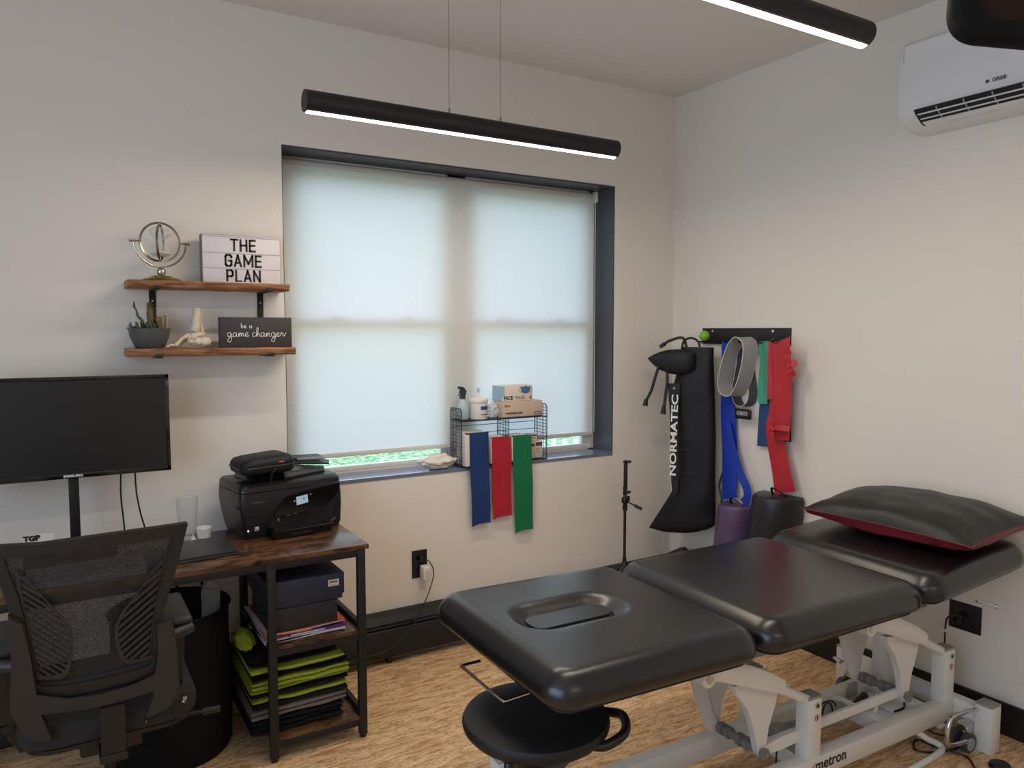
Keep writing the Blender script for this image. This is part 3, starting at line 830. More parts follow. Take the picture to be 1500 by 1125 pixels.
# ------------------------------------------------------------------ printer
PA = math.radians(8)
PM = Matrix.Translation((-2.49, -.335, T0)) @ Matrix.Rotation(PA, 4, 'Z')      # origin: front left bottom corner; x right, y back
def P(x, y, z): return PM @ V((x, y, z))
t = thing('printer', 'black all-in-one inkjet printer with small lit touch screen, on the right end of the desk', 'printer', P(.2, .15, 0))
PW, PD = .408, .262
def ring(x0, x1, y0, y1, z, r=.02):
    return [P((x0 + x1) / 2 + x, (y0 + y1) / 2 + y, z) for x, y in rrect((x1 - x0) / 2, (y1 - y0) / 2, r, 5)]
b = bm_()
loft(b, [ring(.012, PW - .004, .006, PD - .02, 0, .02), ring(.006, PW, .0, PD - .01, .02, .02), ring(-.006, PW + .002, -.004, PD + .0, .09, .022), ring(-.012, PW + .002, -.004, PD + .005, .135, .024), ring(-.010, PW, 0, PD + .005, .178, .026)])
link('body', b, PRN, t, ang=50)
b = bm_()
loft(b, [ring(-.010, PW, 0, PD + .005, .181, .026), ring(-.008, PW - .002, .002, PD + .004, .200, .026), ring(-.002, PW - .01, .02, PD, .212, .026)])
link('scanner_lid', b, PRN, t, ang=50)
b = bm_(); loft(b, [ring(.045, PW - .11, .07, PD - .01, .213, .03), ring(.05, PW - .12, .09, PD - .015, .240, .03), ring(.07, PW - .14, .12, PD - .02, .246, .03)]); link('document_feeder', b, PRN, t)
b = bm_(); prism(b, [P(.17, .012, .214), P(.36, .06, .214), P(.40, .15, .216), P(.30, .20, .225), P(.20, .12, .232)], PM.to_3x3() @ V((0, 0, .010))); link('output_cover', b, PRN, t)
b = bm_(); prism(b, [P(.20, .20, .246), P(.40, .10, .238), P(.418, .135, .242), P(.40, .26, .250), P(.22, .255, .250)], PM.to_3x3() @ V((0, 0, .007))); link('paper_input_tray', b, PRN, t)
b = bm_(); prism(b, [P(.28, .20, .256), P(.40, .15, .258), P(.405, .22, .262), P(.30, .255, .262)], PM.to_3x3() @ V((.0, 0, .006))); link('tray_extension', b, PRN, t)
b = bm_(); bar(b, P(.29, .17, .262), P(.39, .13, .264), .012, .006); link('paper_guide', b, mat('pale_guide', (150, 152, 150), .4), t)
# glossy front panel, tilted up
def fr(pts, d=.006, y=-.0065):
    return [P(x, y, z) for x, z in pts]
YN = PM.to_3x3() @ V((0, 1, 0))
b = bm_(); prism(b, fr([(.112, .078), (.135, .118), (.165, .150), (.22, .162), (.392, .176), (.385, .150), (.36, .116), (.33, .098), (.26, .085)], y=-.016), YN * .014); link('control_panel', b, BLKG, t)
b = bm_(); prism(b, fr([(.205, .112), (.253, .118), (.250, .150), (.203, .145)], y=-.0175), YN * .002); link('touch_screen', b, emis('printer_screen', (176, 204, 218), .72), t)
b = bm_(); prism(b, fr([(.231, .133), (.238, .134), (.238, .139), (.231, .138)], y=-.0182), YN * .001); link('screen_icon', b, mat('icon_blue', (60, 84, 110), .4), t)
for x, z in ((.194, .128), (.262, .147)):
    b = bm_(); prism(b, fr([(x, z), (x + .004, z + .0005), (x + .004, z + .004), (x, z + .0035)], y=-.0172), YN * .002); link('indicator', b, LTR, t)
b = bm_(); prism(b, fr([(.10, .03), (.105, .072), (.32, .094), (.36, .110), (.37, .05), (.36, .04)], y=-.005), YN * .004); link('output_slot', b, mat('slot_black', (6, 6, 7), .6), t)
b = bm_(); prism(b, [P(.095, -.055, .034), P(.33, -.055, .034), P(.37, -.02, .034), P(.37, .01, .036), P(.095, .01, .036)], (0, 0, .008)); link('output_tray', b, PRN, t)
b = bm_(); loft(b, [ring(.092, .335, -.066, .01, .003, .012), ring(.088, .34, -.070, .01, .030, .012), ring(.092, .336, -.066, .01, .0335, .012)]); link('paper_drawer', b, BLKG, t)
b = bm_(); prism(b, fr([(.16, .010), (.24, .010), (.24, .020), (.16, .020)], y=-.0715), YN * .003); link('drawer_grip', b, mat('slot_black', (6, 6, 7), .6), t)
b = bm_(); prism(b, fr([(.130, .058), (.135, .058), (.135, .070), (.130, .069)], y=-.0075), YN * .003); link('usb_port', b, GREYCAP, t)
b = bm_()
for k, x in enumerate((.165, .195, .225, .262)): prism(b, fr([(x, .074 + k * .003), (x + .018, .076 + k * .003), (x + .018, .077 + k * .003), (x, .075 + k * .003)], y=-.0075), YN * .002)
link('slot_marking', b, LTR, t)
b = bm_(); prism(b, fr([(.012, .034), (.017, .034), (.017, .039), (.012, .039)], y=-.0055), YN * .003); link('power_light', b, emis('power_led', (255, 255, 255), 1.5), t)
b = bm_()
for x0, x1, z0, z1 in ((.040, .0415, .034, .048), (.0535, .055, .034, .048), (.040, .055, .034, .0355), (.040, .055, .0465, .048), (.044, .051, .040, .0445)): prism(b, fr([(x0, z0), (x1, z0), (x1, z1), (x0, z1)], y=-.0052), YN * .003)
link('badge', b, LTR, t)
text('lettering', 'HP OfficeJet Pro', .0085, P(.055, -.0056, .142), PM.to_3x3() @ BX, BY, mat('faint_ink', (112, 110, 106), .6), t, sx=.85)
b = bm_(); bx(b, -.0145, -.010, .02, .05, .12, .127, .001, 1, PM); link('side_latch', b, mat('slot_black', (6, 6, 7), .6), t)
# pouch on the printer
t = thing('zip_case', 'padded black zip case with a small orange tag, lying on top of the printer', 'case', P(.105, .10, .247))
b = bm_(); zz = .2475; lo = []
for f, z in ((.90, 0), (.97, .006), (1.0, .02), (.985, .026), (1.0, .032), (.98, .044), (.9, .055), (.7, .062)):
    lo.append([P(.108 + x * f, .085 + y * f, zz + z * (1.04 + .25 * x * 3)) for x, y in rrect(.108, .085, .035, 7)])
loft(b, lo); link('case_body', b, NYL, t, ang=60)
b = bm_(); tube(b, smooth_path([P(.108 + x * 1.005, .085 + y * 1.005, zz + .026 * (1.04 + .75 * x)) for x, y in rrect(.108, .085, .035, 4)], 2, True), .0026, 6, True); link('zipper', b, mat('zip_black', (30, 30, 32), .35), t)
b = bm_(); box(b, (.152, -.002, zz + .043), (.022, .004, .005), 0, .001, 1, PM); link('orange_tag', b, mat('tag_orange', (206, 96, 48), .6), t)
b = bm_(); tube(b, smooth_path([P(.13, -.004, zz + .02), P(.11, -.010, zz - .0), P(.106, -.006, zz - .04)], 6), .0022, 6); link('pull_cord', b, BLK, t)

# ================================================================== UNDER THE DESK
ZT = ZS1 + .003
t = thing('document_pile', 'loose magazines and papers with a purple and orange brochure on the middle desk shelf', 'papers', (-2.32, -.40, ZT))
sheets = [((228, 226, 226), -2.478, -2.180, 0.0, .003), ((30, 30, 40), -2.48, -2.19, 2, .003), ((200, 194, 210), -2.47, -2.175, -2, .006), ((86, 40, 110), -2.39, -2.178, 1, .012), ((206, 92, 50), -2.47, -2.30, -3, .005), ((216, 206, 206), -2.475, -2.185, 1, .004), ((196, 78, 58), -2.46, -2.18, 0, .004)]
z = ZT
for k, (c, x0, x1, r, h) in enumerate(sheets):
    b = bm_(); M_ = Matrix.Translation(((x0 + x1) / 2, -.405, 0)) @ Matrix.Rotation(math.radians(r), 4, 'Z')
    wv = lambda x, y: .0018 * math.sin(x * 22 + k)
    hw = (x1 - x0) / 2; hd = .172
    lo = []
    for i in range(13):
        x = -hw + 2 * hw * i / 12
        lo.append([M_ @ V((x, -hd, z + wv(x, 0))), M_ @ V((x, hd, z + wv(x, 0))), M_ @ V((x, hd, z + h * .9 + wv(x, 0))), M_ @ V((x, -hd, z + h * .9 + wv(x, 0)))])
    loft(b, lo); link('magazine' if h > .004 else 'paper_sheet', b, mat('paper_%d_%d_%d' % c, c, .55), t)
    z += h
b = bm_(); bx(b, -2.385, -2.26, -.5795, -.577, ZT + .0155, ZT + .0185); link('white_stripe', b, LTR, t)
zbx = z + .003
t = thing('storage_box', 'plain black cardboard box under the navy lidded box in the desk shelf', 'box', (-2.34, -.40, zbx))
b = bm_(); bx(b, -2.462, -2.212, -.585, -.31, zbx, zbx + .082, .003); link('box_body', b, mat('black_card', (33, 31, 33), .6), t)
zn = zbx + .083
t = thing('shoe_box', 'navy blue lidded box with a small pale sticker, topmost on the desk shelf', 'box', (-2.33, -.40, zn))
NAVY = mat('navy_card', (34, 37, 58), .5)
b = bm_(); bx(b, -2.462, -2.190, -.580, -.26, zn, zn + .075, .002); link('box_body', b, NAVY, t)
b = bm_(); bx(b, -2.468, -2.183, -.583, -.25, zn + .018, zn + .098, .003); link('lid', b, NAVY, t)
b = bm_(); bx(b, -2.245, -2.205, -.5845, -.583, zn + .052, zn + .076); s_ = link('sticker', b, mat('sticker_cream', (206, 200, 180), .6), t)
b = bm_(); bx(b, -2.240, -2.210, -.5853, -.5844, zn + .064, zn + .072); bx(b, -2.24, -2.212, -.5853, -.5844, zn + .056, zn + .0575); link('sticker_print', b, mat('grey_ink', (110, 108, 98), .6), s_)
# folded towels
LIME = mat('lime_towel', (154, 168, 56), .95, spec=.1, bump=1.0, bscale=260, var=.15, vscale=120)
DKT = mat('black_towel', (30, 30, 34), .95, spec=.1, bump=1.0, bscale=260, var=.2, vscale=120)
GRT = mat('taupe_towel', (122, 108, 100), .95, spec=.1, bump=1.0, bscale=260, var=.15, vscale=120)
def towel(m, x0, x1, y0, y1, z, h, seed, folds=2, tilt=0.0, label='', trim=None, part='folded_towel'):
    t = thing('folded_towel', label, 'towel', ((x0 + x1) / 2, (y0 + y1) / 2, z), 0, 'towels folded on the bottom desk shelf')
    hh = h / folds
    for f in range(folds):
        mm = m if (trim is None or f % 2 == 0) else trim
        b = bm_(); lo = []
        N = 14
        for i in range(N + 1):
            u = i / N; x = x0 + (x1 - x0) * u
            e = min(1, max(.35, math.sin(PI * min(u, 1 - u) * 4 + .25))) if min(u, 1 - u) < .12 else 1
            prof = []
            for a in range(20):
                ang = 2 * PI * a / 20
                cy = math.copysign(abs(math.cos(ang)) ** .35, math.cos(ang)); sy = math.copysign(abs(math.sin(ang)) ** .7, math.sin(ang))
                w_ = noise.noise(V((x * 9 + seed, cy * 1.5, f * 3 + seed)))
                yy = (y0 + y1) / 2 + cy * (y1 - y0) / 2 * (1 if f % 2 == 0 else .97) + .008 * w_
                zc_ = z + hh * (f + .5) + tilt * (u - .5) + .004 * noise.noise(V((x * 12, seed, 0)))
                prof.append((x, yy, max(z if f == 0 else 0, zc_ + sy * hh * .56 * e + .003 * w_)))
            lo.append(prof)
        loft(b, lo); link('folded_layer', b, mm, t, ang=70)
zt_ = ZS2 + .0008
lab = 'in the towel pile on the bottom desk shelf'
specs = [(DKT, -2.555, -2.190, -.572, -.22, .068, 1, 3, 'thick black folded towel lying at the bottom of the towel pile', None),
         (GRT, -2.535, -2.178, -.575, -.22, .036, 2, 2, 'taupe grey folded towel near the bottom of the towel pile', None),
         (DKT, -2.520, -2.170, -.566, -.22, .040, 3, 2, 'black folded towel with a lime layer just above the taupe towel', LIME),
         (DKT, -2.540, -2.165, -.566, -.22, .040, 4, 2, 'black folded towel with lime top fold in the middle of the pile', LIME),
         (LIME, -2.525, -2.165, -.578, -.22, .030, 5, 2, 'bright lime double-folded towel above the middle of the pile', None),
         (DKT, -2.520, -2.168, -.566, -.22, .026, 6, 2, 'thin black folded towel between two lime towels in the pile', None),
         (LIME, -2.535, -2.185, -.577, -.22, .022, 7, 1, 'thin lime folded towel second from the top of the pile', None),
         (DKT, -2.560, -2.205, -.563, -.22, .030, 8, 2, 'black folded towel on top of the pile under the middle shelf', None)]
for m_, x0, x1, y0, y1, h, sd, fo, lb, tr_ in specs:
    h *= .88; x0 = max(x0, -2.527)
    towel(m_, x0, x1, y0, y1, zt_, h, sd, fo, .004, lb, tr_); zt_ += h + .003
b = bm_()
for i in range(1): blob(b, (-2.514, -.40, zt_ + .026), (.034, .10, .03), 4, .25, 2.2)
tag(link('towel', b, LIME), 'lime towel bunched up left of the middle desk leg, against the shelf', 'towel', 'towels folded on the bottom desk shelf')
# laundry basket
bx_, by_, br = -2.752, -.305, .205
t = thing('laundry_basket', 'tall round black fabric basket under the desk beside the chair', 'basket', (bx_, by_, 0))
b = bm_(); shell(b, [(0.001, .006), (br - .03, .004), (br - .012, .002), (br - .002, .02), (br + .004, .25), (br - .004, .44), (br - .002, .535), (br - .008, .538), (br - .012, .45), (br - .008, .25), (br - .014, .03), (.001, .014)], (bx_, by_, 0), 56)
for v in b.verts:
    k = 1 + .02 * noise.noise(v.co * 5); v.co.x = bx_ + (v.co.x - bx_) * k; v.co.y = by_ + (v.co.y - by_) * k
link('basket_body', b, FAB, t)
b = bm_(); tube(b, [(bx_ + br * math.cos(2 * PI * k / 50), by_ + br * math.sin(2 * PI * k / 50), .537) for k in range(50)], .005, 8, True); link('rim', b, FAB, t)
for a0 in (62, 242):
    b = bm_(); a1 = math.radians(a0)
    pts = []
    for k in range(15):
        u = k / 14; a_ = a1 + (u - .5) * .62
        pts.append((bx_ + (br - .002) * math.cos(a_), by_ + (br - .002) * math.sin(a_), .49 + .19 * math.sin(PI * u)))
    sweep(b, pts, [(-.0015, -.011), (.0015, -.011), (.0015, .011), (-.0015, .011)], (0, 0, 1)) if False else tube(b, pts, .006, 8); link('handle', b, FAB, t)
t = thing('water_bottle', 'clear plastic bottle with a red cap sticking out of the black basket', 'bottle', (-2.62, -.36, .40))
b = bm_(); shell(b, [(.001, 0), (.030, 0), (.033, .01), (.033, .12), (.031, .125), (.033, .13), (.033, .19), (.022, .225), (.013, .235), (.013, .25)], (-2.62, -.36, .40), 28); link('bottle_body', b, glassy('pet_plastic', (190, 196, 190), .22), t)
b = bm_(); lathe(b, [(0, .248), (.016, .248), (.016, .268), (0, .27)], (-2.62, -.36, .40), 24); link('cap', b, mat('cap_red', (170, 44, 40), .45), t)
# ================================================================== WINDOW SILL
SZ = WZ0 + .0045
WIRE = mat('black_wire', (26, 26, 30), .4)
rx0, rx1, ry0, ry1 = -1.388, -.885, -.008, .108
RZ = 1.106
t = thing('wire_rack', 'black wire grid organizer rack standing on the window sill', 'rack', ((rx0 + rx1) / 2, .05, SZ))
def wire(b, pts, r=.0014): tube(b, pts, r, 5)
for x in (rx0, rx1):
    b = bm_()
    s = -1 if x == rx0 else 1
    top = RZ + .062
    path = [(x, ry0, SZ + .003), (x, ry0, top - .012), (x, ry0 + .012, top), (x, ry1 - .012, top), (x, ry1, top - .012), (x, ry1, SZ + .003)]
    tube(b, path + [path[0]], .0026, 7)
    link('side_frame', b, WIRE, t)
    b = bm_()
    for k in range(1, 8): wire(b, [(x, ry0 + (ry1 - ry0) * k / 8, SZ + .004), (x, ry0 + (ry1 - ry0) * k / 8, top)])
    for k in range(1, 17): z = SZ + (top - SZ) * k / 17; wire(b, [(x, ry0, z), (x, ry1, z)])
    link('side_grid', b, WIRE, t)
xm = -1.118
b = bm_()
tube(b, [(xm, ry0, SZ + .004), (xm, ry0, RZ)], .0022, 6); tube(b, [(xm, ry1, SZ + .004), (xm, ry1, RZ)], .0022, 6)
for k in range(1, 7): wire(b, [(xm, ry0 + (ry1 - ry0) * k / 7, SZ + .004), (xm, ry0 + (ry1 - ry0) * k / 7, RZ)])
for k in range(1, 13): z = SZ + (RZ - SZ) * k / 13; wire(b, [(xm, ry0, z), (xm, ry1, z)])
link('divider_grid', b, WIRE, t)
for z, nm in ((RZ, 'upper_shelf_wires'), (SZ + .006, 'lower_shelf_wires')):
    b = bm_()
    for y in (ry0, ry1): tube(b, [(rx0, y, z), (rx1, y, z)], .0028, 7)
    for k in range(1, 30): x = rx0 + (rx1 - rx0) * k / 30; wire(b, [(x, ry0, z), (x, ry1, z)], .0016)
    for k in range(1, 4): y = ry0 + (ry1 - ry0) * k / 4; wire(b, [(rx0, y, z - .002), (rx1, y, z - .002)], .0016)
    link(nm, b, WIRE, t)
b = bm_()
for z in (.95, .99, 1.03, 1.07, RZ + .05): wire(b, [(rx0, ry1, z), (rx1, ry1, z)], .0016)
link('back_rail', b, WIRE, t)
UZ = RZ + .0032
# spray bottle
sx, sy = -1.338, .075
t = thing('spray_bottle', 'clear spray bottle with dark trigger head on the upper level of the wire rack', 'bottle', (sx, sy, UZ))
b = bm_(); lathe(b, [(0, 0), (.028, 0), (.031, .004), (.031, .055), (.026, .075), (.014, .098), (.012, .106), (0, .107)], (sx, sy, UZ), 28); link('bottle_body', b, mat('misty_plastic', (172, 190, 196), .25), t)
DT = mat('dark_teal_plastic', (34, 52, 56), .4)
b = bm_(); lathe(b, [(0, .102), (.015, .102), (.015, .118), (.011, .122), (0, .123)], (sx, sy, UZ), 20)
prism(b, [(sx - .018, sy - .009, UZ + .165), (sx + .004, sy - .009, UZ + .160), (sx + .018, sy - .009, UZ + .140), (sx + .012, sy - .009, UZ + .120), (sx - .008, sy - .009, UZ + .120), (sx - .012, sy - .009, UZ + .150), (sx - .024, sy - .009, UZ + .152), (sx - .024, sy - .009, UZ + .163)], (0, .018, 0)); link('trigger_head', b, DT, t)
b = bm_(); sweep(b, smooth_path([(sx - .014, sy, UZ + .148), (sx - .017, sy, UZ + .133), (sx - .023, sy, UZ + .117)], 4), circ(.003, 6)); link('trigger', b, DT, t)
# pump tub
tx, ty = -1.262, .048
t = thing('pump_tub', 'white pump tub with a blue label on the wire rack', 'tub', (tx, ty, UZ))
b = bm_(); lathe(b, [(0, 0), (.042, 0), (.0435, .003), (.045, .084), (0, .085)], (tx, ty, UZ), 36); link('tub_body', b, WPL, t)
b = bm_(); lathe(b, [(0, .0855), (.049, .0855), (.0495, .090), (.048, .101), (.044, .104), (.012, .106), (.010, .112), (0, .112)], (tx, ty, UZ), 36); link('lid', b, WPL, t)
b = bm_(); cyl(b, (tx, ty, UZ + .11), (tx, ty, UZ + .135), .005, 12); box(b, (tx, ty, UZ + .146), (.016, .014, .02), 0, .003); bar(b, (tx, ty, UZ + .155), (tx - .012, ty - .02, UZ + .155), .008, .006); link('pump', b, WPL, t)
LBL = mat('label_blue', (44, 72, 140), .5)
b = bm_()
def cpatch(b, cx, cy, r, a0, a1, z0, z1):
    n = 8
    for k in range(n):
        q = [math.radians(a0 + (a1 - a0) * j / n) for j in (k, k + 1)]
        vs = [b.verts.new((cx + r * math.cos(q[0]), cy + r * math.sin(q[0]), z0)), b.verts.new((cx + r * math.cos(q[1]), cy + r * math.sin(q[1]), z0)), b.verts.new((cx + r * math.cos(q[1]), cy + r * math.sin(q[1]), z1)), b.verts.new((cx + r * math.cos(q[0]), cy + r * math.sin(q[0]), z1))]
        b.faces.new(vs)
cpatch(b, tx, ty, .0453, 255, 330, UZ + .048, UZ + .066); cpatch(b, tx, ty, .0453, 255, 330, UZ + .022, UZ + .026); link('label', b, LBL, t)
# glove box and mask box
t = thing('glove_box', 'beige cardboard glove box lying on the wire rack under the face mask box', 'box', (-1.03, .04, UZ))
b = bm_(); bx(b, -1.150, -.912, -.004, .096, UZ, UZ + .082, .001); link('carton', b, mat('tan_card', (198, 178, 160), .65), t)
b = bm_(); bx(b, -1.150, -.912, -.0052, -.0042, UZ + .001, UZ + .004); bx(b, -.96, -.918, -.0052, -.0042, UZ + .010, UZ + .013); bx(b, -.96, -.918, -.0052, -.0042, UZ + .023, UZ + .0255); bx(b, -.96, -.9575, -.0052, -.0042, UZ + .011, UZ + .025); bx(b, -.9205, -.918, -.0052, -.0042, UZ + .011, UZ + .025); link('printed_border', b, KTR, t)
text('lettering', 'POWDER FREE GLOVES', .012, (-1.085, -.0052, UZ + .022), BX, BY, KTR, t, sx=.8, bold=.0003)
b = bm_(); bx(b, -1.138, -1.130, -.0052, -.0042, UZ + .055, UZ + .067); bx(b, -1.127, -1.105, -.0052, -.0042, UZ + .061, UZ + .064); bx(b, -1.127, -1.110, -.0052, -.0042, UZ + .055, UZ + .058); link('logo', b, mat('logo_red', (140, 60, 60), .5), t)
t = thing('mask_box', 'white and blue FACE MASK carton on top of the glove box', 'box', (-1.055, .055, UZ + .083))
mz = UZ + .0835
b = bm_(); bx(b, -1.148, -.962, .012, .105, mz, mz + .078, .001); link('carton', b, CARD, t)
b = bm_(); bx(b, -1.1488, -1.1478, .012, .105, mz + .001, mz + .077); bx(b, -1.148, -1.13, .0112, .012, mz + .02, mz + .077); link('blue_side', b, mat('pale_blue_card', (158, 186, 204), .6), t)
MB_ = mat('mask_blue', (70, 104, 156), .6)
b = bm_(); prism(b, [(-1.035 + x, .0108, mz + .052 + z) for x, z in ((0, .020), (.012, .018), (.030, .023), (.048, .018), (.060, .020), (.054, -.010), (.030, -.018), (.006, -.010))], (0, .001, 0)); link('mask_picture', b, MB_, t)
b = bm_(); tube(b, [(-1.037, .0108, mz + .07), (-1.046, .0108, mz + .05), (-1.030, .0108, mz + .040)], .0008, 5); tube(b, [(-.973, .0108, mz + .07), (-.966, .0108, mz + .05), (-.980, .0108, mz + .040)], .0008, 5); link('mask_loop_picture', b, mat('grey_ink', (110, 108, 98), .6), t)
text('lettering', 'FACE', .027, (-1.108, .0108, mz + .015), BX, BY, KTR, t, sx=.86, bold=.0008)
text('lettering', 'MASK', .027, (-1.038, .0108, mz + .015), BX, BY, mat('grey_ink', (110, 108, 98), .6), t, sx=.86)
b = bm_(); bx(b, -.980, -.968, .0108, .012, mz + .008, mz + .022); link('icon', b, mat('grey_ink', (110, 108, 98), .6), t)
# clear bag slumped beside glove box
b = bm_(); blob(b, (-1.178, .052, UZ + .038), (.026, .04, .0375), 4, .45, 2.6)
for v in b.verts:
    if v.co.z < UZ: v.co.z = UZ
tag(link('plastic_bag', b, glassy('bag_film', (226, 228, 228), .42, .25)), 'crumpled clear plastic bag on the wire rack between the pump tub and glove box', 'bag')
# band dispensers with hanging bands
LZ = SZ + .0095
def dispenser(x0, x1, yf, h, col, colname, zb_, label, blabel, w, tone):
    t = thing('band_box', label, 'box', ((x0 + x1) / 2, yf + .05, LZ))
    b = bm_(); bx(b, x0, x1, yf, yf + .10, LZ, LZ + h, .001); link('carton', b, CARD, t)
    b = bm_(); bx(b, x0 + .001, x1 - .001, yf - .0006, yf + .02, LZ + h - .004, LZ + h + .0006, 0); link('dark_edge', b, mat('edge_black', (40, 36, 42), .6), t)
    xc = (x0 + x1) / 2 + .006
    bt = mat(colname, col, .42, spec=.35, bump=.1, bscale=150)
    t2 = thing('exercise_band', blabel, 'exercise band', (xc, yf - .008, zb_))
    b = bm_()
    def fn(u, v):
        z = LZ + h + .002 - (LZ + h - zb_) * v
        wv = .0025 * math.sin(v * 9 + xc * 30) * min(1, v * 3)
        xx = xc + (u - .5) * w * (1 + .02 * math.sin(v * 5)) + .012 * v * (1 if zb_ < .6 else .4)
        sag = .008 * (4 * (u - .5) ** 2 - 1) if v > .99 else 0
        return (xx, yf - .005 - .004 * v + wv + .002 * math.cos(u * PI), z + (.010 * (u - .5) if v > .99 else 0) - sag)
    sheet(b, fn, 8, 60, .0012); link('band', b, bt, t2)
    for zc in (LZ + h - .075, LZ + h - .215 if zb_ > .6 else LZ + h - .26):
        text('lettering', 'Resistance', .016, (xc + .006, yf - .0135, zc), (0, 0, 1), (-1, 0, 0), mat('ink_' + colname, tone, .5), t2, sx=1.2)
dispenser(-1.378, -1.246, -.030, .162, (30, 56, 108), 'navy_latex', .585, 'white carton in the wire rack behind the hanging blue band', 'dark blue flat exercise band hanging from its carton over the window sill', .104, (56, 84, 138))
dispenser(-1.230, -1.128, -.022, .130, (172, 34, 52), 'red_latex', .605, 'white carton in the wire rack behind the hanging red band', 'red flat exercise band hanging from its carton, shortest of the three', .108, (196, 62, 78))
dispenser(-1.108, -1.002, -.022, .130, (22, 112, 72), 'green_latex', .515, 'white carton in the wire rack behind the hanging green band', 'green flat exercise band hanging from its carton, longest of the three', .108, (50, 140, 96))
# little product cartons
MAUVE = mat('mauve_card', (96, 52, 72), .6)
for (x0, x1, y0, z0, h, lb) in ((-.984, -.948, .012, LZ, .082, 'small cream carton with maroon top, at the left in the rack beside the green band'),
                               (-.944, -.900, .012, LZ, .086, 'small cream carton with a maroon stripe, at the right end of the rack'),
                               (-.980, -.920, .030, LZ + .0875, .036, 'small carton with maroon edge lying on two upright cartons in the rack')):
    t = thing('small_carton', lb, 'box', ((x0 + x1) / 2, y0 + .03, z0), 0, 'small cartons in the wire rack')
    b = bm_(); bx(b, x0, x1, y0, y0 + .06, z0, z0 + h, .0008); link('carton', b, mat('cream_card', (205, 190, 172), .65), t)
    b = bm_(); bx(b, x0 + .002, x1 - .002, y0 - .0008, y0 - .0001, z0 + h * .74, z0 + h * .95); link('printed_stripe', b, MAUVE, t)
    b = bm_()
    for k in range(3): bx(b, x0 + .006, x1 - .016, y0 - .0008, y0 - .0001, z0 + h * (.3 + .12 * k), z0 + h * (.34 + .12 * k))
    link('small_print', b, mat('grey_ink', (110, 108, 98), .6), t)
# bundled white cloth bag
b = bm_(); blob(b, (-1.492, .045, SZ + .036), (.088, .052, .036), 5, .25, 2.2)
for v in b.verts:
    v.co.z += .006 * noise.noise(v.co * 38); v.co.y += .004 * noise.noise(v.co * 60)
    if v.co.z < SZ: v.co.z = SZ
tag(link('cloth_bundle', b, mat('white_cloth', (216, 208, 198), .75, bump=.6, bscale=60)), 'crumpled white cloth bundle lying on the window sill left of the wire rack', 'cloth')

# ================================================================== OUTLET, CHARGER AND CORD ON THE WINDOW WALL
oa, ob = (-1.657, .502), (-1.572, .362)
def outlet_back():
    t = thing('wall_outlet', 'black wall outlet under the window with a white charger in it', 'outlet', (-1.614, 0, .362))
    b = bm_(); bx(b, -1.655, -1.577, -.005, -.0002, .366, .500, .0015); link('cover_plate', b, BLK, t)
    for z in (.402, .462):
        b = bm_(); loft(b, [[(-1.616 + x, y, z + zz_) for x, zz_ in rrect(.0165, .0140, .012, 5)] for y in (-.0052, -.0068)]); link('socket', b, BLKG, t)
    b = bm_(); screw(b, (-1.616, -.005, .432), (0, -1, 0), .003, .001); link('screw', b, BLKM, t)
outlet_back()
t = thing('usb_charger', 'white multi-port charger plugged into the black outlet under the window', 'charger', (-1.600, -.03, .355))
b = bm_(); box(b, (-1.602, -.034, .397), (.036, .050, .066), 0, .006, 3); link('charger_body', b, WPL, t)
b = bm_()
for z in (.382, .394, .406): bx(b, -1.608, -1.596, -.0602, -.0588, z - .0018, z + .0018)
link('usb_port', b, GREYCAP, t)
t = thing('black_plug', 'black plug in the upper socket of the outlet under the window', 'plug', (-1.612, -.02, .448))
b = bm_(); box(b, (-1.613, -.018, .463), (.024, .022, .024), 0, .005); link('plug_body', b, BLK, t)
b = bm_(); tube(b, smooth_path([(-1.605, -.028, .463), (-1.585, -.05, .45), (-1.572, -.066, .41), (-1.582, -.072, .36), (-1.63, -.080, .26), (-1.72, -.092, .15), (-1.84, -.10, .085), (-2.02, -.088, .06), (-2.08, -.095, .01)], 8), .0026, 8); link('cord', b, BLK, t)

# ================================================================== TRIPOD
tx, ty = -.503, -.19
t = thing('tripod', 'slim black tripod with phone clamp standing in the corner', 'tripod', (tx, ty, 0))
b = bm_(); cyl(b, (tx, ty, .22), (tx, ty, .60), .0075, 14); cyl(b, (tx, ty, .22), (tx, ty, .34), .011, 14); link('centre_column', b, BLKM, t)
b = bm_(); lathe(b, [(0, .255), (.020, .255), (.026, .275), (.022, .30), (.012, .315), (0, .315)], (tx, ty, 0), 18); link('leg_collar', b, BLK, t)
for a in (75, 195, 315):
    a = math.radians(a); d = V((math.cos(a), math.sin(a), 0)); b = bm_(); p = V((tx, ty, .285)) + d * .018
    if d.y > 0: e = V((tx, ty, .008)) + d * .09
    else: e = V((tx, ty, .008)) + d * .16
    m_ = p + (e - p) * .25 + d * .02
    tube(b, smooth_path([p, m_, e], 6), [.0085 - .003 * k / 12 for k in range(13)], 8); lg = link('leg', b, BLK, t)
    b = bm_(); blob(b, e + V((0, 0, 0)), (.009, .009, .008), 2); link('rubber_foot', b, BLK, lg)
b = bm_(); cyl(b, (tx, ty, .595), (tx, ty, .625), .013, 16); blob(b, (tx, ty, .648), (.021, .019, .024), 3, .15); box(b, (tx + .004, ty - .016, .66), (.02, .02, .03), .3, .004); link('tilt_head', b, BLK, t)
b = bm_(); tube(b, [(tx, ty - .01, .645), (tx + .028, ty - .035, .628), (tx + .034, ty - .04, .624), (tx + .062, ty - .065, .606)], [.004, .004, .009, .008], 10); link('pan_handle', b, BLK, t)
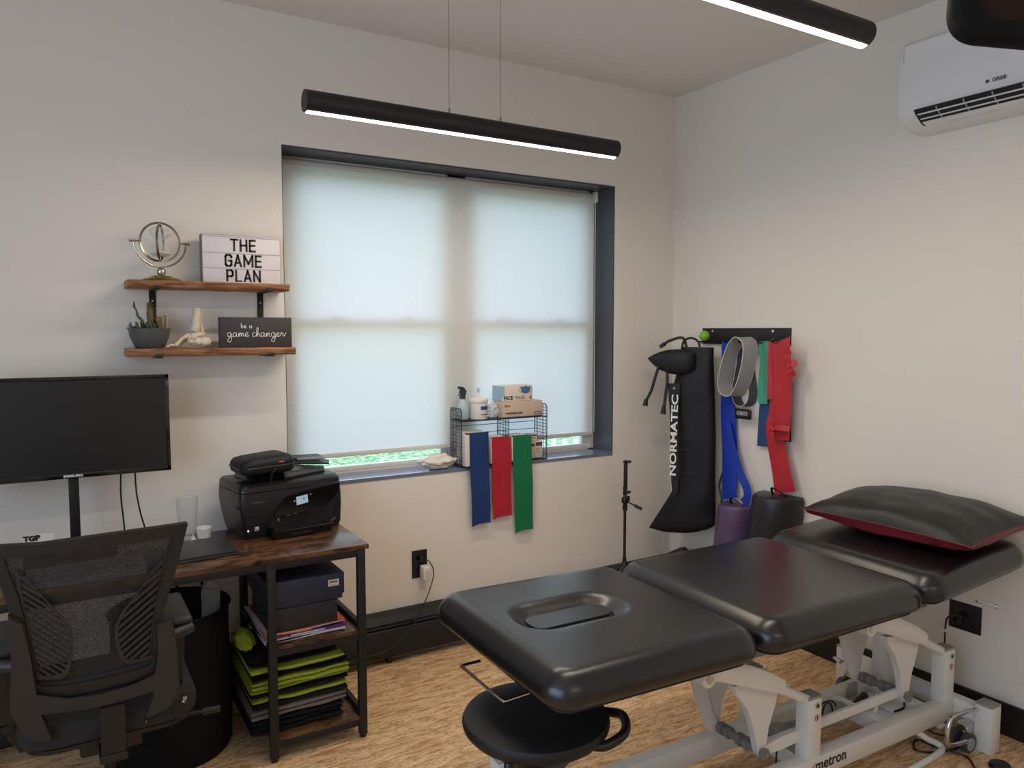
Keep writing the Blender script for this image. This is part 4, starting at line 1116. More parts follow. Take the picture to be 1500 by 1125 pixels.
b = bm_(); box(b, (tx, ty, .70), (.022, .018, .05), .5, .003); box(b, (tx + .002, ty, .775), (.026, .016, .15), .5, .004); box(b, (tx + .004, ty - .01, .858), (.03, .038, .012), .5, .003); box(b, (tx + .004, ty - .012, .695), (.03, .034, .012), .5, .003); link('phone_clamp', b, BLK, t)
# ================================================================== RIGHT WALL: HOOK RAIL AND WHAT HANGS ON IT
t = thing('hook_rail', 'black metal rail with pegs and silver screws on the right wall', 'rail', (-.01, -.535, 1.482))
b = bm_(); bx(b, -.005, -.0002, -.830, -.240, 1.482, 1.566, .001); bx(b, -.020, -.0002, -.830, -.240, 1.480, 1.484, .0008); link('plate', b, BLKM, t)
for y in (-.318, -.722):
    for z, r in ((1.550, .0075), (1.510, .0035)):
        b = bm_(); screw(b, (-.005, y, z), (-1, 0, 0), r, .002); link('screw', b, CHROME, t)
for y in (-.285, -.385, -.478, -.578, -.70, -.79):
    b = bm_(); tube(b, smooth_path([(-.004, y, 1.497), (-.05, y, 1.492), (-.085, y, 1.494), (-.094, y, 1.506)], 4), .0045, 8); link('peg', b, BLKM, t)
t = thing('massage_ball', 'small lime green ball resting on the left end of the hook rail', 'ball', (-.028, -.272, 1.507))
b = bm_(); blob(b, (-.050, -.300, 1.524), (.028, .028, .028), 4); link('ball', b, mat('lime_rubber', (128, 186, 44), .55), t)
b = bm_(); tube(b, [V((-.050, -.300, 1.524)) + V((.0284 * math.cos(a) * .3, .0284 * math.cos(a), .0284 * math.sin(a))) for a in [2 * PI * k / 30 for k in range(30)]], .0007, 5, True); link('seam', b, mat('seam_green', (90, 140, 30), .6), t)
# compression boot hanging in the corner
BP, BN = (-.055, -.40, 0), V((.86, .5, 0)).normalized()     # plane of the flat boot
def bq(px, py): return hit(px, py, BP, BN)
t = thing('compression_boot', 'long black leg compression sleeve with white lettering hanging from the hook rail in the corner', 'recovery boot', (-.12, -.28, .44))
L_ = [(1003, 508), (999, 530), (990, 560), (991, 600), (994, 640), (996, 690), (990, 712), (978, 732), (965, 752), (953, 771), (975, 777), (1000, 779)]
Rr = [(1048, 509), (1048, 530), (1049, 560), (1050, 600), (1051, 640), (1050, 690), (1050, 712), (1050, 732), (1050, 752), (1049, 768), (1040, 773), (1025, 777)]
lo = []
for k, (l, r) in enumerate(zip(L_, Rr)):
    a, c = bq(*l), bq(*r); mid = (a + c) / 2; hw = (c - a) / 2
    th = (.038, .045, .05, .05, .05, .048, .05, .05, .046, .036, .022, .008)[k]
    lo.append([mid + hw * math.copysign(abs(math.cos(an)) ** .8, math.cos(an)) + BN * (-(th) * math.sin(an)) * (1 + .12 * noise.noise(V((k * .9, an, 2)))) for an in [2 * PI * j / 24 for j in range(24)]])
b = bm_(); loft(b, lo)
for v in b.verts: v.co += BN * (-.03 + .010 * noise.noise(v.co * 9) + .004 * noise.noise(v.co * 26))
bmesh.ops.subdivide_edges(b, edges=b.edges[:], cuts=1, use_grid_fill=True, smooth=.6)
link('sleeve', b, NYL, t, ang=70)
BNN = -BN * .088
b = bm_(); lo = []
for px, py, w, th in ((957, 524, 1.5, .004), (964, 524, 9, .012), (974, 524, 17, .02), (986, 524, 22, .03), (1000, 524, 24, .034), (1014, 524, 22, .03), (1024, 524, 16, .012)):
    a = bq(px, py - w * .55) + BNN; c = bq(px, py + w * 1.0) + BNN; m_ = (a + c) / 2; h_ = (a - c) / 2
    lo.append([m_ + h_ * math.cos(an) + BN * th * math.sin(an) for an in [2 * PI * j / 14 for j in range(14)]])
loft(b, lo); link('folded_top', b, NYL, t, ang=70)
b = bm_(); prism(b, [bq(px, py) + BNN for px, py in ((985, 560), (1003, 560), (1001, 600), (1000, 718), (992, 722), (990, 700), (988, 600))], BN * .006); link('side_panel', b, mat('sleeve_black', (14, 14, 16), .6), t)
za, zb2 = bq(993, 694), bq(997, 575)
dv = (zb2 - za)
text('lettering', 'NORMATEC', .049, za.lerp(zb2, .5) - BN * .098, dv, dv.cross(BN), LTR, t, sx=1.66, bold=.0012)
text('lettering', 'A', .02, bq(995, 567) - BN * .096, dv.cross(BN) * -1, dv, LTR, t)
b = bm_()
for py in (640, 655, 688, 698):
    tube(b, [bq(1003, py) - BN * .083, bq(1016, py + 1) - BN * .089, bq(1030, py + 1) - BN * .086], .0012, 5)
link('stitching', b, mat('stitch_grey', (44, 46, 52), .6), t)
for pts in ([(1010, 512), (1004, 495), (985, 499), (976, 505)], ):
    b = bm_(); tube(b, smooth_path([bq(*p) - BN * .05 for p in pts], 6), .008, 9); hs = link('air_hose', b, mat('hose_grey', (36, 37, 40), .5), t)
    b = bm_(); e = bq(977, 504) - BN * .05; bar(b, e, bq(971, 508) - BN * .05, .018, .02); blob(b, e, (.012, .012, .012), 3); link('hose_connector', b, BLK, hs)
for pts, e0, e1 in (([(973, 535), (968, 550), (962, 570), (955, 584)], (955, 582), (953, 592)), ([(984, 530), (985, 555), (982, 580), (980, 597)], (980, 592), (979, 604))):
    b = bm_(); tube(b, smooth_path([bq(*p) - BN * .095 for p in pts], 6), .0085, 9); hs = link('air_hose', b, mat('hose_grey', (36, 37, 40), .5), t)
    b = bm_(); tube(b, [bq(*e0) - BN * .095, bq(*e1) - BN * .095], [.010, .015], 10); link('hose_connector', b, BLK, hs)
b = bm_(); tube(b, smooth_path([bq(1003, 515) - BN * .06, bq(1006, 500) - BN * .06, bq(1016, 495) - BN * .05, bq(1026, 500) - BN * .05, bq(1030, 512) - BN * .06], 5), .006, 8); link('hanging_loop', b, NYL, t)

def c7(x, y): return (930 + x / 2.9615, 460 + y / 2.9615)
def wp(x, y, dx=.05):
    px, py = c7(x, y); return atx(px, py, -dx)
def band(name, pts, w, m, lab, cat, th=.0016, wav=0.0, group=None, widths=None, closed=False, up=None):
    """flat strap that runs down through pts; width lies along the wall (y)"""
    P_ = smooth_path(pts, 6, closed)
    b = bm_(); n = len(P_); rings = []
    for i, p in enumerate(P_):
        ww = (w if widths is None else widths[0] + (widths[1] - widths[0]) * i / (n - 1)) / 2
        tang = (P_[min(n - 1, i + 1)] - P_[max(0, i - 1)]).normalized()
        side = V(up) if up else V((.12 * math.sin(i * .3), 1, 0)).normalized()
        side = (side - tang * side.dot(tang)).normalized(); nr = tang.cross(side)
        r = []
        for j in range(7):
            u = j / 6 * 2 - 1; r.append(p + side * u * ww + nr * (wav * math.sin(u * 4 + i * .12) + th / 2))
        for j in range(6, -1, -1):
            u = j / 6 * 2 - 1; r.append(p + side * u * ww + nr * (wav * math.sin(u * 4 + i * .12) - th / 2))
        rings.append(r)
    if closed:
        R = [[b.verts.new(q) for q in r] for r in rings]; m_ = len(R[0])
        for i in range(n):
            A, B_ = R[i], R[(i + 1) % n]
            for j in range(m_): b.faces.new((A[j], A[(j + 1) % m_], B_[(j + 1) % m_], B_[j]))
    else: loft(b, rings)
    o = link(name, b, m, ang=60)
    if lab: tag(o, lab, cat, group)
    return o
BLUE = mat('blue_latex', (30, 62, 170), .42, bump=.1, bscale=200)
RED = mat('red_band', (180, 34, 44), .48, bump=.15, bscale=120)
GREN = mat('green_strap', (24, 74, 48), .6)
TEAL = mat('teal_band', (62, 152, 126), .48)
DBL = mat('dark_blue_band', (32, 66, 118), .48)
HG = 'exercise bands on the hook rail'
band('exercise_band', [wp(400, 118, .040), wp(398, 260, .036), wp(402, 420, .034), wp(412, 600, .034), wp(408, 760, .034), wp(412, 800, .036)], .085, BLUE, 'bright blue elastic strap hanging straight down to the purple bolster', 'exercise band', group=HG, widths=(.075, .115))
band('exercise_band', [wp(400, 470, .050), wp(432, 600, .052), wp(462, 700, .054), wp(486, 760, .054), wp(486, 800, .054), wp(470, 822, .050)], .05, BLUE, 'bright blue elastic strap curving right in a loop above the purple bolster', 'exercise band', group=HG, widths=(.04, .055))
b = bm_()
for off in (0, .014):
    tube(b, smooth_path([wp(392, 125, .012 + off), wp(384, 260, .010 + off), wp(388, 420, .010 + off), wp(398, 480, .010 + off), wp(386, 560, .010 + off), wp(392, 640, .010 + off), wp(366, 740, .010 + off), wp(376, 800, .010 + off), wp(362, 880, .010 + off)], 6), .0045, 6)
tag(link('exercise_tubing', b, GREN), 'dark green thin cord trailing down beside the black sleeve', 'exercise tube', HG)
# grey loop bands: closed loops of wide elastic
GREYB = mat('grey_elastic', (150, 148, 146), .7, bump=.5, bscale=300)
GREYD = mat('dark_grey_elastic', (78, 80, 84), .7, bump=.5, bscale=300)
def loop_band(cpts, w, m, lab, th=.004, e=.010):
    """loop whose outline faces the room; the elastic's width runs out from the wall"""
    P_ = smooth_path(cpts, 6, True); n = len(P_)
    t = thing('loop_band', lab, 'exercise band', (sum((p for p in P_), V((0, 0, 0))) / n) - V((0, 0, .12)), 0, HG)
    b = bm_()
    R = []
    for i, p in enumerate(P_):
        tg = (P_[(i + 1) % n] - P_[i - 1]).normalized(); out = V((-1, 0, 0)); out = (out - tg * out.dot(tg)).normalized(); nr = tg.cross(out)
        tw = -.30
        out = (out * math.cos(tw) + V((0, -1, 0)) * math.sin(tw)); out = (out - tg * out.dot(tg)).normalized(); nr = tg.cross(out)
        R.append([b.verts.new(p + out * a + nr * c) for a, c in ((-w / 2, -th / 2), (w / 2, -th / 2), (w / 2, th / 2), (-w / 2, th / 2))])
    for i in range(n):
        A, B_ = R[i], R[(i + 1) % n]
        for j in range(4): b.faces.new((A[j], A[(j + 1) % 4], B_[(j + 1) % 4], B_[j]))
    link('elastic', b, m, t, ang=60)
    for s in (-1, 1):
        b = bm_(); pts = []
        for i, p in enumerate(P_):
            tg = (P_[(i + 1) % n] - P_[i - 1]).normalized(); out = V((-1, 0, 0)) * math.cos(-.30) + V((0, -1, 0)) * math.sin(-.30); out = (out - tg * out.dot(tg)).normalized()
            pts.append(p + out * s * w / 2)
        tube(b, pts, th * .62, 6, True); link('edge_binding', b, mat('pale_binding', (196, 194, 190), .7), t)
loop_band([wp(455, 106, .098), wp(425, 150, .098), wp(398, 240, .098), wp(388, 310, .098), wp(405, 346, .098), wp(440, 352, .098), wp(470, 300, .098), wp(492, 220, .098), wp(500, 140, .098), wp(482, 108, .098)], .078, GREYB, 'light grey wide elastic loop hanging from the middle pegs of the rail')
loop_band([wp(470, 150, .030), wp(455, 240, .030), wp(440, 330, .030), wp(450, 385, .030), wp(478, 400, .030), wp(505, 380, .030), wp(512, 330, .030), wp(500, 240, .030), wp(488, 150, .030)], .052, GREYD, 'dark grey elastic loop hanging lower, half hidden behind the light grey loop')
t = thing('resistance_grip', 'black plastic grip with grey insert hanging below the grey loops', 'exercise grip', wp(470, 450, .05))
c0 = wp(470, 434, .055)
b = bm_(); box(b, c0, (.018, .105, .052), 0, .010, 3); link('handle_body', b, BLK, t)
b = bm_(); box(b, c0 + V((-.0095, 0, .004)), (.003, .072, .022), 0, .001, 1); link('insert', b, mat('insert_grey', (128, 126, 122), .4), t)
b = bm_(); cyl(b, c0 + V((-.011, 0, .004)), c0 + V((-.013, 0, .004)), .006, 12); link('rivet', b, CHROME, t)
band('exercise_band', [wp(556, 118, .06), wp(562, 200, .05), wp(556, 300, .045), wp(556, 390, .045)], .055, TEAL, 'teal green flat band hanging short beside the red ones', 'exercise band', group=HG, wav=.003)
band('exercise_band', [wp(580, 122, .045), wp(574, 240, .026), wp(574, 400, .022), wp(574, 576, .022)], .10, DBL, 'dark blue flat band hanging behind the teal and red bands', 'exercise band', group=HG, widths=(.04, .12))
band('exercise_band', [wp(655, 300, .030), wp(655, 420, .022), wp(655, 553, .022)], .06, mat('navy_band', (34, 42, 70), .5), 'navy band end showing under the widest red band', 'exercise band', group=HG)
band('exercise_band', [wp(598, 120, .07), wp(594, 200, .07), wp(596, 290, .068), wp(594, 370, .066)], .05, RED, 'red band with folded ends hanging left of the widest red band', 'exercise band', group=HG, wav=.005)
band('exercise_band', [wp(640, 112, .10), wp(640, 135, .105), wp(642, 250, .09), wp(640, 400, .085), wp(636, 546, .085)], .085, RED, 'widest red band folded flat over the rail, right end', 'exercise band', group=HG, wav=.003, widths=(.09, .10))
band('exercise_band', [wp(598, 300, .058), wp(604, 420, .056), wp(598, 480, .058), wp(612, 560, .056), wp(628, 650, .056), wp(650, 775, .058)], .07, RED, 'long red band tapering wider down to the black bolster', 'exercise band', group=HG, widths=(.045, .135))
t = thing('knotted_band', 'red band tied in a floppy knot at the right end of the hook rail', 'exercise band', wp(672, 290, .09), 0, HG)
b = bm_(); c0 = wp(666, 228, .10); blob(b, c0, (.014, .016, .016), 3, .3); link('knot', b, RED, t)
for e in ((705, 216), (690, 270), (668, 160)):
    b = bm_(); p1_ = wp(*e, .095); sweep(b, smooth_path([c0, (c0 + p1_) / 2 + V((-.01, 0, .006)), p1_], 4), [(-.016, -.001), (.016, -.001), (.016, .001), (-.016, .001)], (-1, 0, .3), False, [(.5, 1), (.6, 1), (.8, 1), (1, 1), (1.1, 1), (1.1, 1), (1.1, 1), (1.0, 1), (.7, 1)]); link('band_tail', b, RED, t)
t = thing('knotted_band', 'red band knotted like a bow halfway down between the red and navy bands', 'exercise band', wp(598, 520, .11), 0, HG)
b = bm_(); c0 = wp(596, 498, .112); blob(b, c0, (.013, .015, .015), 3, .3); link('knot', b, RED, t)
for e in ((568, 490), (590, 478), (600, 566), (672, 500)):
    b = bm_(); p1_ = wp(*e, .108); sweep(b, smooth_path([c0, (c0 + p1_) / 2 + V((-.008, 0, .008)), p1_], 4), [(-.013, -.001), (.013, -.001), (.013, .001), (-.013, .001)], (-1, 0, .3), False, [(.5, 1), (.6, 1), (.8, 1), (1, 1), (1.1, 1), (1.1, 1), (1.1, 1), (1.0, 1), (.7, 1)]); link('band_tail', b, RED, t)
# foam bolsters hanging by loops
def bolster(tl, tr, length, tilt, m, lab, dx):
    a, c = wp(*tl, dx), wp(*tr, dx); mid = (a + c) / 2; r = (c - a).length / 2
    ax = V((.0, math.sin(tilt), -math.cos(tilt)))
    acr = (c - a).normalized(); outw = ax.cross(acr).normalized()
    if outw.x > 0: outw = -outw
    t = thing('half_bolster', lab, 'bolster', mid + ax * length)
    b = bm_(); lo = []
    for s, k in ((0, .90), (.006, .97), (.016, 1), (.3, 1.01), (.7, 1.01), (length - .016, 1), (length - .006, .97), (length, .9)):
        s = s if s > 1 or s in (0, .006, .016) or s > length - .02 else s * length
        lo.append([mid + ax * s + acr * r * k * math.cos(an) + outw * (r * 1.25 * k * max(0, math.sin(an)) - .02 * k) + outw * .0 for an in [math.radians(-8 + 196 * j / 22) for j in range(23)]])
    loft(b, lo); link('bolster_body', b, m, t)
    b = bm_(); sweep(b, smooth_path([mid - acr * .02 + outw * .03, mid - acr * .012 + outw * .05 - ax * .035, mid + acr * .045 + outw * .05 - ax * .02, mid + acr * .06 + outw * .03], 5), [(-.006, -.001), (.006, -.001), (.006, .001), (-.006, .001)]); link('carry_loop', b, BLK, t)
bolster((385, 808), (518, 838), .36, .13, mat('purple_vinyl', (92, 72, 106), .4, bump=.2, bscale=300), 'purple vinyl half-round bolster hanging against the wall behind the table', .04)
bolster((540, 764), (726, 800), .36, .10, mat('black_bolster', (34, 35, 37), .42, bump=.2, bscale=300), 'black vinyl half-round bolster hanging beside the purple one', .04)
# dark cushion corner peeking above the table
t = thing('floor_cushion', 'dark cushion with one corner peeking above the treatment table in the corner', 'cushion', (-.17, -.30, 0))
cc_ = atx(1000, 799, -.16); b = bm_(); lo = []
cz = cc_.z
for f, o_x in ((.8, -.045), (1, -.02), (1, .02), (.8, .045)):
    lo.append([V((cc_.x + o_x, cc_.y + yy * f, cz - .21 + zz * f)) for yy, zz in ((-.12, -.17), (.09, -.17), (.09, .15), (.0, .20), (-.12, .14))])
loft(b, lo)
zmin = min(v.co.z for v in b.verts)
for v in b.verts: v.co.z = cz - (cz - v.co.z) * (cz / (cz - zmin)) + .001
link('cushion_body', b, mat('aubergine_vinyl', (44, 36, 48), .5), t)

# ================================================================== RIGHT WALL: OUTLET AND PLUG
t = thing('wall_outlet', 'large black two-gang outlet plate on the right wall behind the table', 'outlet', (0, -1.70, .345))
b = bm_(); bx(b, -.005, -.0002, -1.763, -1.638, .352, .464, .0015); link('cover_plate', b, BLK, t)
for y in (-1.676, -1.725):
    for z in (.388, .430):
        b = bm_(); loft(b, [[(x, y + yy, z + zz) for yy, zz in rrect(.0155, .0135, .011, 5)] for x in (-.0052, -.0068)]); link('socket', b, BLKG, t)
t = thing('power_plug', 'black plug and cord with white tag in the right wall outlet', 'plug', (-.02, -1.672, .40))
b = bm_(); box(b, (-.020, -1.690, .412), (.026, .024, .022), 0, .005); link('plug_body', b, BLK, t)
b = bm_(); tube(b, smooth_path([(-.028, -1.686, .412), (-.045, -1.66, .405), (-.040, -1.645, .36), (-.03, -1.64, .2), (-.035, -1.64, .05), (-.06, -1.66, .006), (-.16, -1.75, .006)], 7), .0035, 8); link('cord', b, BLK, t)
b = bm_(); bx(b, -.042, -.040, -1.655, -1.612, .335, .350, .0005); link('cord_tag', b, WPL, t)

# ================================================================== AIR CONDITIONER
t = thing('air_conditioner', 'white wall-mounted split air conditioner high on the right wall', 'air conditioner', (-.1, -1.9, 2.34))
Y0, Y1 = -2.32, -1.458
ACW = mat('ac_white', (222, 221, 222), .28, spec=.5)
cr_ = [(0, 2.690), (-.10, 2.690), (-.165, 2.680), (-.190, 2.655), (-.204, 2.58), (-.208, 2.46), (-.204, 2.415), (-.190, 2.392), (-.150, 2.362), (-.10, 2.348), (-.03, 2.343), (0, 2.343)]
b = bm_()
lo = []
for y, k in ((Y1 + .0, .965), (Y1 - .008, .99), (Y1 - .02, 1), (Y0 + .02, 1), (Y0 + .008, .99), (Y0, .965)):
    lo.append([V((x * k, y, 2.517 + (z - 2.517) * (1 - (1 - k) * .6))) for x, z in cr_])
loft(b, lo); link('housing', b, ACW, t, ang=30)
b = bm_()
fpan = [(-.192, 2.655), (-.2065, 2.58), (-.2105, 2.46), (-.2070, 2.418), (-.203, 2.418), (-.203, 2.655)]
prism(b, [(x, Y1 - .028, z) for x, z in fpan], (0, Y0 - Y1 + .056, 0)); link('front_panel', b, ACW, t, ang=30)
DK = mat('vent_dark', (24, 24, 26), .6)
b = bm_(); prism(b, [(x, Y1 - .075, z) for x, z in ((-.2052, 2.404), (-.1925, 2.3885), (-.150, 2.3585), (-.128, 2.352), (-.130, 2.362), (-.185, 2.40))], (0, Y0 - Y1 + .15, 0)); link('vent_opening', b, DK, t)
for (x0, z0, x1, z1) in ((-.1935, 2.3880, -.1905, 2.3855), (-.172, 2.3735, -.169, 2.3712), (-.158, 2.3625, -.133, 2.3535)):
    b = bm_(); prism(b, [(x0, Y1 - .085, z0), (x0 - .002, Y1 - .085, z0 - .003), (x1 - .001, Y1 - .085, z1 - .003), (x1, Y1 - .085, z1)], (0, Y0 - Y1 + .17, 0)); link('louver', b, ACW, t)
for k in range(7):
    y = Y1 - .16 - k * .10
    b = bm_(); prism(b, [(-.203, y, 2.400), (-.206, y, 2.394), (-.155, y, 2.358), (-.152, y, 2.364)], (0, -.004, 0)); link('louver_rib', b, mat('rib_grey', (150, 150, 152), .5), t)
lp = hit(1462, 115, (-.2115, 0, 0), (1, 0, 0))
text('brand_lettering', 'GREE', .017, (-.2115, lp.y - .004, lp.z + .0), RX, BY, mat('brand_grey', (70, 70, 76), .5), t, sx=1.2, bold=.0005)
b = bm_(); lathe(b, [(0, 0), (.0065, 0), (.0065, .001), (0, .001)], (0, 0, 0), 20, Matrix.Rotation(PI / 2, 4, 'Y'))
bmesh.ops.translate(b, vec=(-.2117, lp.y + .036, lp.z), verts=b.verts); link('brand_mark', b, mat('brand_grey', (70, 70, 76), .5), t)
b = bm_(); bx(b, -.012, -.0002, Y0 + .06, Y1 - .06, 2.36, 2.67); link('mounting_plate', b, ACW, t)
# ================================================================== TREATMENT TABLE
TA = math.radians(-1.3)
TM = Matrix.Translation((-.95, -1.605, 0)) @ Matrix.Rotation(TA, 4, 'Z')
def T(u, v, z): return TM @ V((u, v, z))
t = thing('treatment_table', 'black padded three-section treatment table on a white lifting frame', 'treatment table', T(0, 0, 0), TA)
TT = t
def hole_d(x, y, cx, cy, hx, hy, r):
    qx, qy = abs(x - cx) - hx + r, abs(y - cy) - hy + r
    return math.hypot(max(qx, 0), max(qy, 0)) + min(max(qx, qy), 0) - r
VO = .022
def pad_section(u0, u1, z0, z1, h, hole=None, hw=.358):
    """upholstered section: u range, top height at both ends, thickness"""
    b = bm_(); cx, hx = (u0 + u1) / 2, (u1 - u0) / 2
    def T(u, v, z): return TM @ V((u, v + VO, z))
    N = 7; rr = .075
    def rect(inset):
        out = []
        ax, ay, r = hx - inset, hw - inset, max(.004, rr - inset)
        cs = ((ax - r, ay - r, 0), (-ax + r, ay - r, 90), (-ax + r, -ay + r, 180), (ax - r, -ay + r, 270))
        for q in range(4):
            c = cs[q]; d = cs[(q + 1) % 4]
            for k in range(N + 1):
                a = math.radians(c[2] + 90 * k / N); out.append((cx + c[0] + r * math.cos(a), c[1] + r * math.sin(a)))
            p, n_ = out[-1], (cx + d[0] + r * math.cos(math.radians(d[2])), d[1] + r * math.sin(math.radians(d[2])))
            for k in range(1, 22): out.append((p[0] + (n_[0] - p[0]) * k / 22, p[1] + (n_[1] - p[1]) * k / 22))
        return out
    def zt_(x, y, d):
        e = .062
        s = 1 - (1 - min(1, d / e)) ** 2.4
        z = (z0 + (z1 - z0) * (x - u0) / (u1 - u0)) - .045 * (1 - s) + .004 * math.cos((x - cx) / hx * 1.5) * math.cos(y / hw * 1.5)
        if hole:
            hd = hole_d(x, y, *hole)
            if hd < .055: z -= .027 * (1 - max(0, hd) / .055) ** 1.8
        return z
    loops = []
    for ins, zz in ((.045, -1.0), (.016, -.99), (.006, -.93), (0, -.80), (0, -.70), (.001, -.62)):
        loops.append([T(x, y, (z0 + (z1 - z0) * (x - u0) / (u1 - u0)) + zz * h) for x, y in rect(ins)])
    ds = [.003, .008, .014, .021, .029, .038, .048, .060] + [.060 + .0105 * k for k in range(1, 24)]
    for d in ds:
        if d > hx - .01 or d > hw - .01: break
        loops.append([T(x, y, zt_(x, y, d)) for x, y in rect(d)])
    R = [[b.verts.new(p) for p in l] for l in loops]; n = len(R[0])
    for A, B_ in zip(R, R[1:]):
        for j in range(n): b.faces.new((A[j], A[(j + 1) % n], B_[(j + 1) % n], B_[j]))
    b.faces.new(R[0][::-1])
    # fill the centre with a quilt of rows
    last = R[-1]; dd = ds[len(loops) - 7]
    pts = [TM.inverted() @ v.co - V((0, VO, 0)) for v in last]
    mx_ = sum(p.x for p in pts) / n; my_ = sum(p.y for p in pts) / n
    prev = last
    for k in range(1, 12):
        f = 1 - k / 12
        ring_ = [b.verts.new(T(mx_ + (p.x - mx_) * f, my_ + (p.y - my_) * f, zt_(mx_ + (p.x - mx_) * f, my_ + (p.y - my_) * f, 1))) for p in pts]
        for j in range(n): b.faces.new((prev[j], prev[(j + 1) % n], ring_[(j + 1) % n], ring_[j]))
        prev = ring_
    c = b.verts.new(T(mx_, my_, zt_(mx_, my_, 1)))
    for j in range(n): b.faces.new((prev[j], prev[(j + 1) % n], c))
    s = link('padded_section', b, VINYL, TT, ang=70)
    b = bm_(); loft(b, [[T(x, y, (z0 + (z1 - z0) * (x - u0) / (u1 - u0)) - h - zz) for x, y in rect(.03)] for zz in (.001, .014)])
    link('base_board', b, mat('board_black', (20, 19, 19), .7), s)
    return s
ZP = .737
hole = (-.89, .013, .146, .060, .05)
s1 = pad_section(-1.175, -.485, ZP + .013, ZP, .088, hole)
s2 = pad_section(-.468, .272, ZP, ZP + .002, .088)
s3 = pad_section(.290, .888, ZP + .004, ZP + .050, .088)
hz = ZP - .0155
b = bm_(); hc = [(-.89 + x, .035 + y) for x, y in rrect(.137, .048, .038, 8)]
loft(b, [[T(x, y, hz - .012) for x, y in hc], [T(x, y, hz + .004) for x, y in hc], [T(-.89 + (x + .89) * .985, .035 + (y - .035) * .96, hz + .0085) for x, y in hc]]); link('face_hole_plug', b, VINYL, s1)
b = bm_(); hc2 = [(-.89 + x, .035 + y) for x, y in rrect(.144, .055, .045, 8)]
loft(b, [[T(x, y, hz - .02) for x, y in hc2], [T(x, y, hz + .0015) for x, y in hc2]]); link('face_hole_gap', b, mat('gap_black', (6, 6, 6), .8), s1)
# stitching pleats on the middle section's corner
b = bm_()
for k in range(6): tube(b, [T(.20 + k * .009, -.3335, ZP - .02), T(.20 + k * .009, -.336, ZP - .05), T(.20 + k * .009, -.3355, ZP - .072)], .0012, 5)
link('corner_pleats', b, VINYL, s2)
# cross frames under the pads
for (ua, ub) in ((-1.0, -.53), (-.46, .22), (.31, .80)):
    for v in (-.20, .20):
        b = bm_(); bar(b, T(ua, v, .603), T(ub, v, .606 if ub < .5 else .622), .03, .03); link('pad_rail', b, mat('frame_grey', (128, 126, 122), .5), t)
# base frame
RT_, RB_ = .150, .078
for v in (-.132, .132):
    b = bm_(); bx(b, -.92, .745, v - .023, v + .023, RB_, RT_, .003, 2, TM); link('base_rail', b, WHT, t)
for u in (-.89, -.045, .40, .63):
    b = bm_(); bx(b, u - .022, u + .022, -.109, .109, RB_ + .01, RT_ - .01, .002, 1, TM); link('cross_member', b, WHT, t)
for u in (.775, -.95):
    b = bm_(); bx(b, u - .024, u + .024, -.295, .325, .095, .158, .003, 2, TM); link('end_beam', b, WHT, t)
    for v in (-.265, .325):
        b = bm_(); bx(b, u - .031, u + .031, v - .031, v + .031, .0, .174, .003, 2, TM); fp = link('foot_post', b, WHT, t)
        b = bm_(); bx(b, u - .031, u + .031, v - .031, v + .031, .1745, .182, .002, 2, TM); link('post_cap', b, GREYCAP, fp)
# uprights
for u in (-.040, .722):
    for v in (-.124, .124):
        b = bm_(); bx(b, u - .032, u + .032, v - .0265, v + .0265, RB_ + .004, .347, .004, 2, TM); up_ = link('upright', b, WHT, t)
        b = bm_(); bx(b, u - .033, u + .033, v - .0275, v + .0275, .3475, .356, .003, 2, TM); link('upright_cap', b, GREYCAP, up_)
        if v < 0:
            b = bm_(); a = TM @ V((u + .008, v - .0267, .325)); nn = TM.to_3x3() @ V((0, -1, 0)); cyl(b, a, a + nn * .003, .0105, 18); bl_ = link('bolt', b, CHROME, up_)
            b = bm_(); cyl(b, a + nn * .003, a + nn * .0045, .0055, 6); link('bolt_socket', b, GRYP, bl_)
            b = bm_(); a2 = TM @ V((u + .008, v - .0267, .283)); cyl(b, a2, a2 + nn * .0008, .0115, 20); wl = link('warning_label', b, mat('label_red', (170, 60, 60), .5), up_)
            b = bm_(); cyl(b, a2 + nn * .0008, a2 + nn * .0012, .0088, 20); link('label_disc', b, mat('label_pale', (210, 200, 196), .5), wl)
            b = bm_(); box(b, a2 + nn * .0014, (.005, .001, .013)); link('hand_symbol', b, KTR, wl)
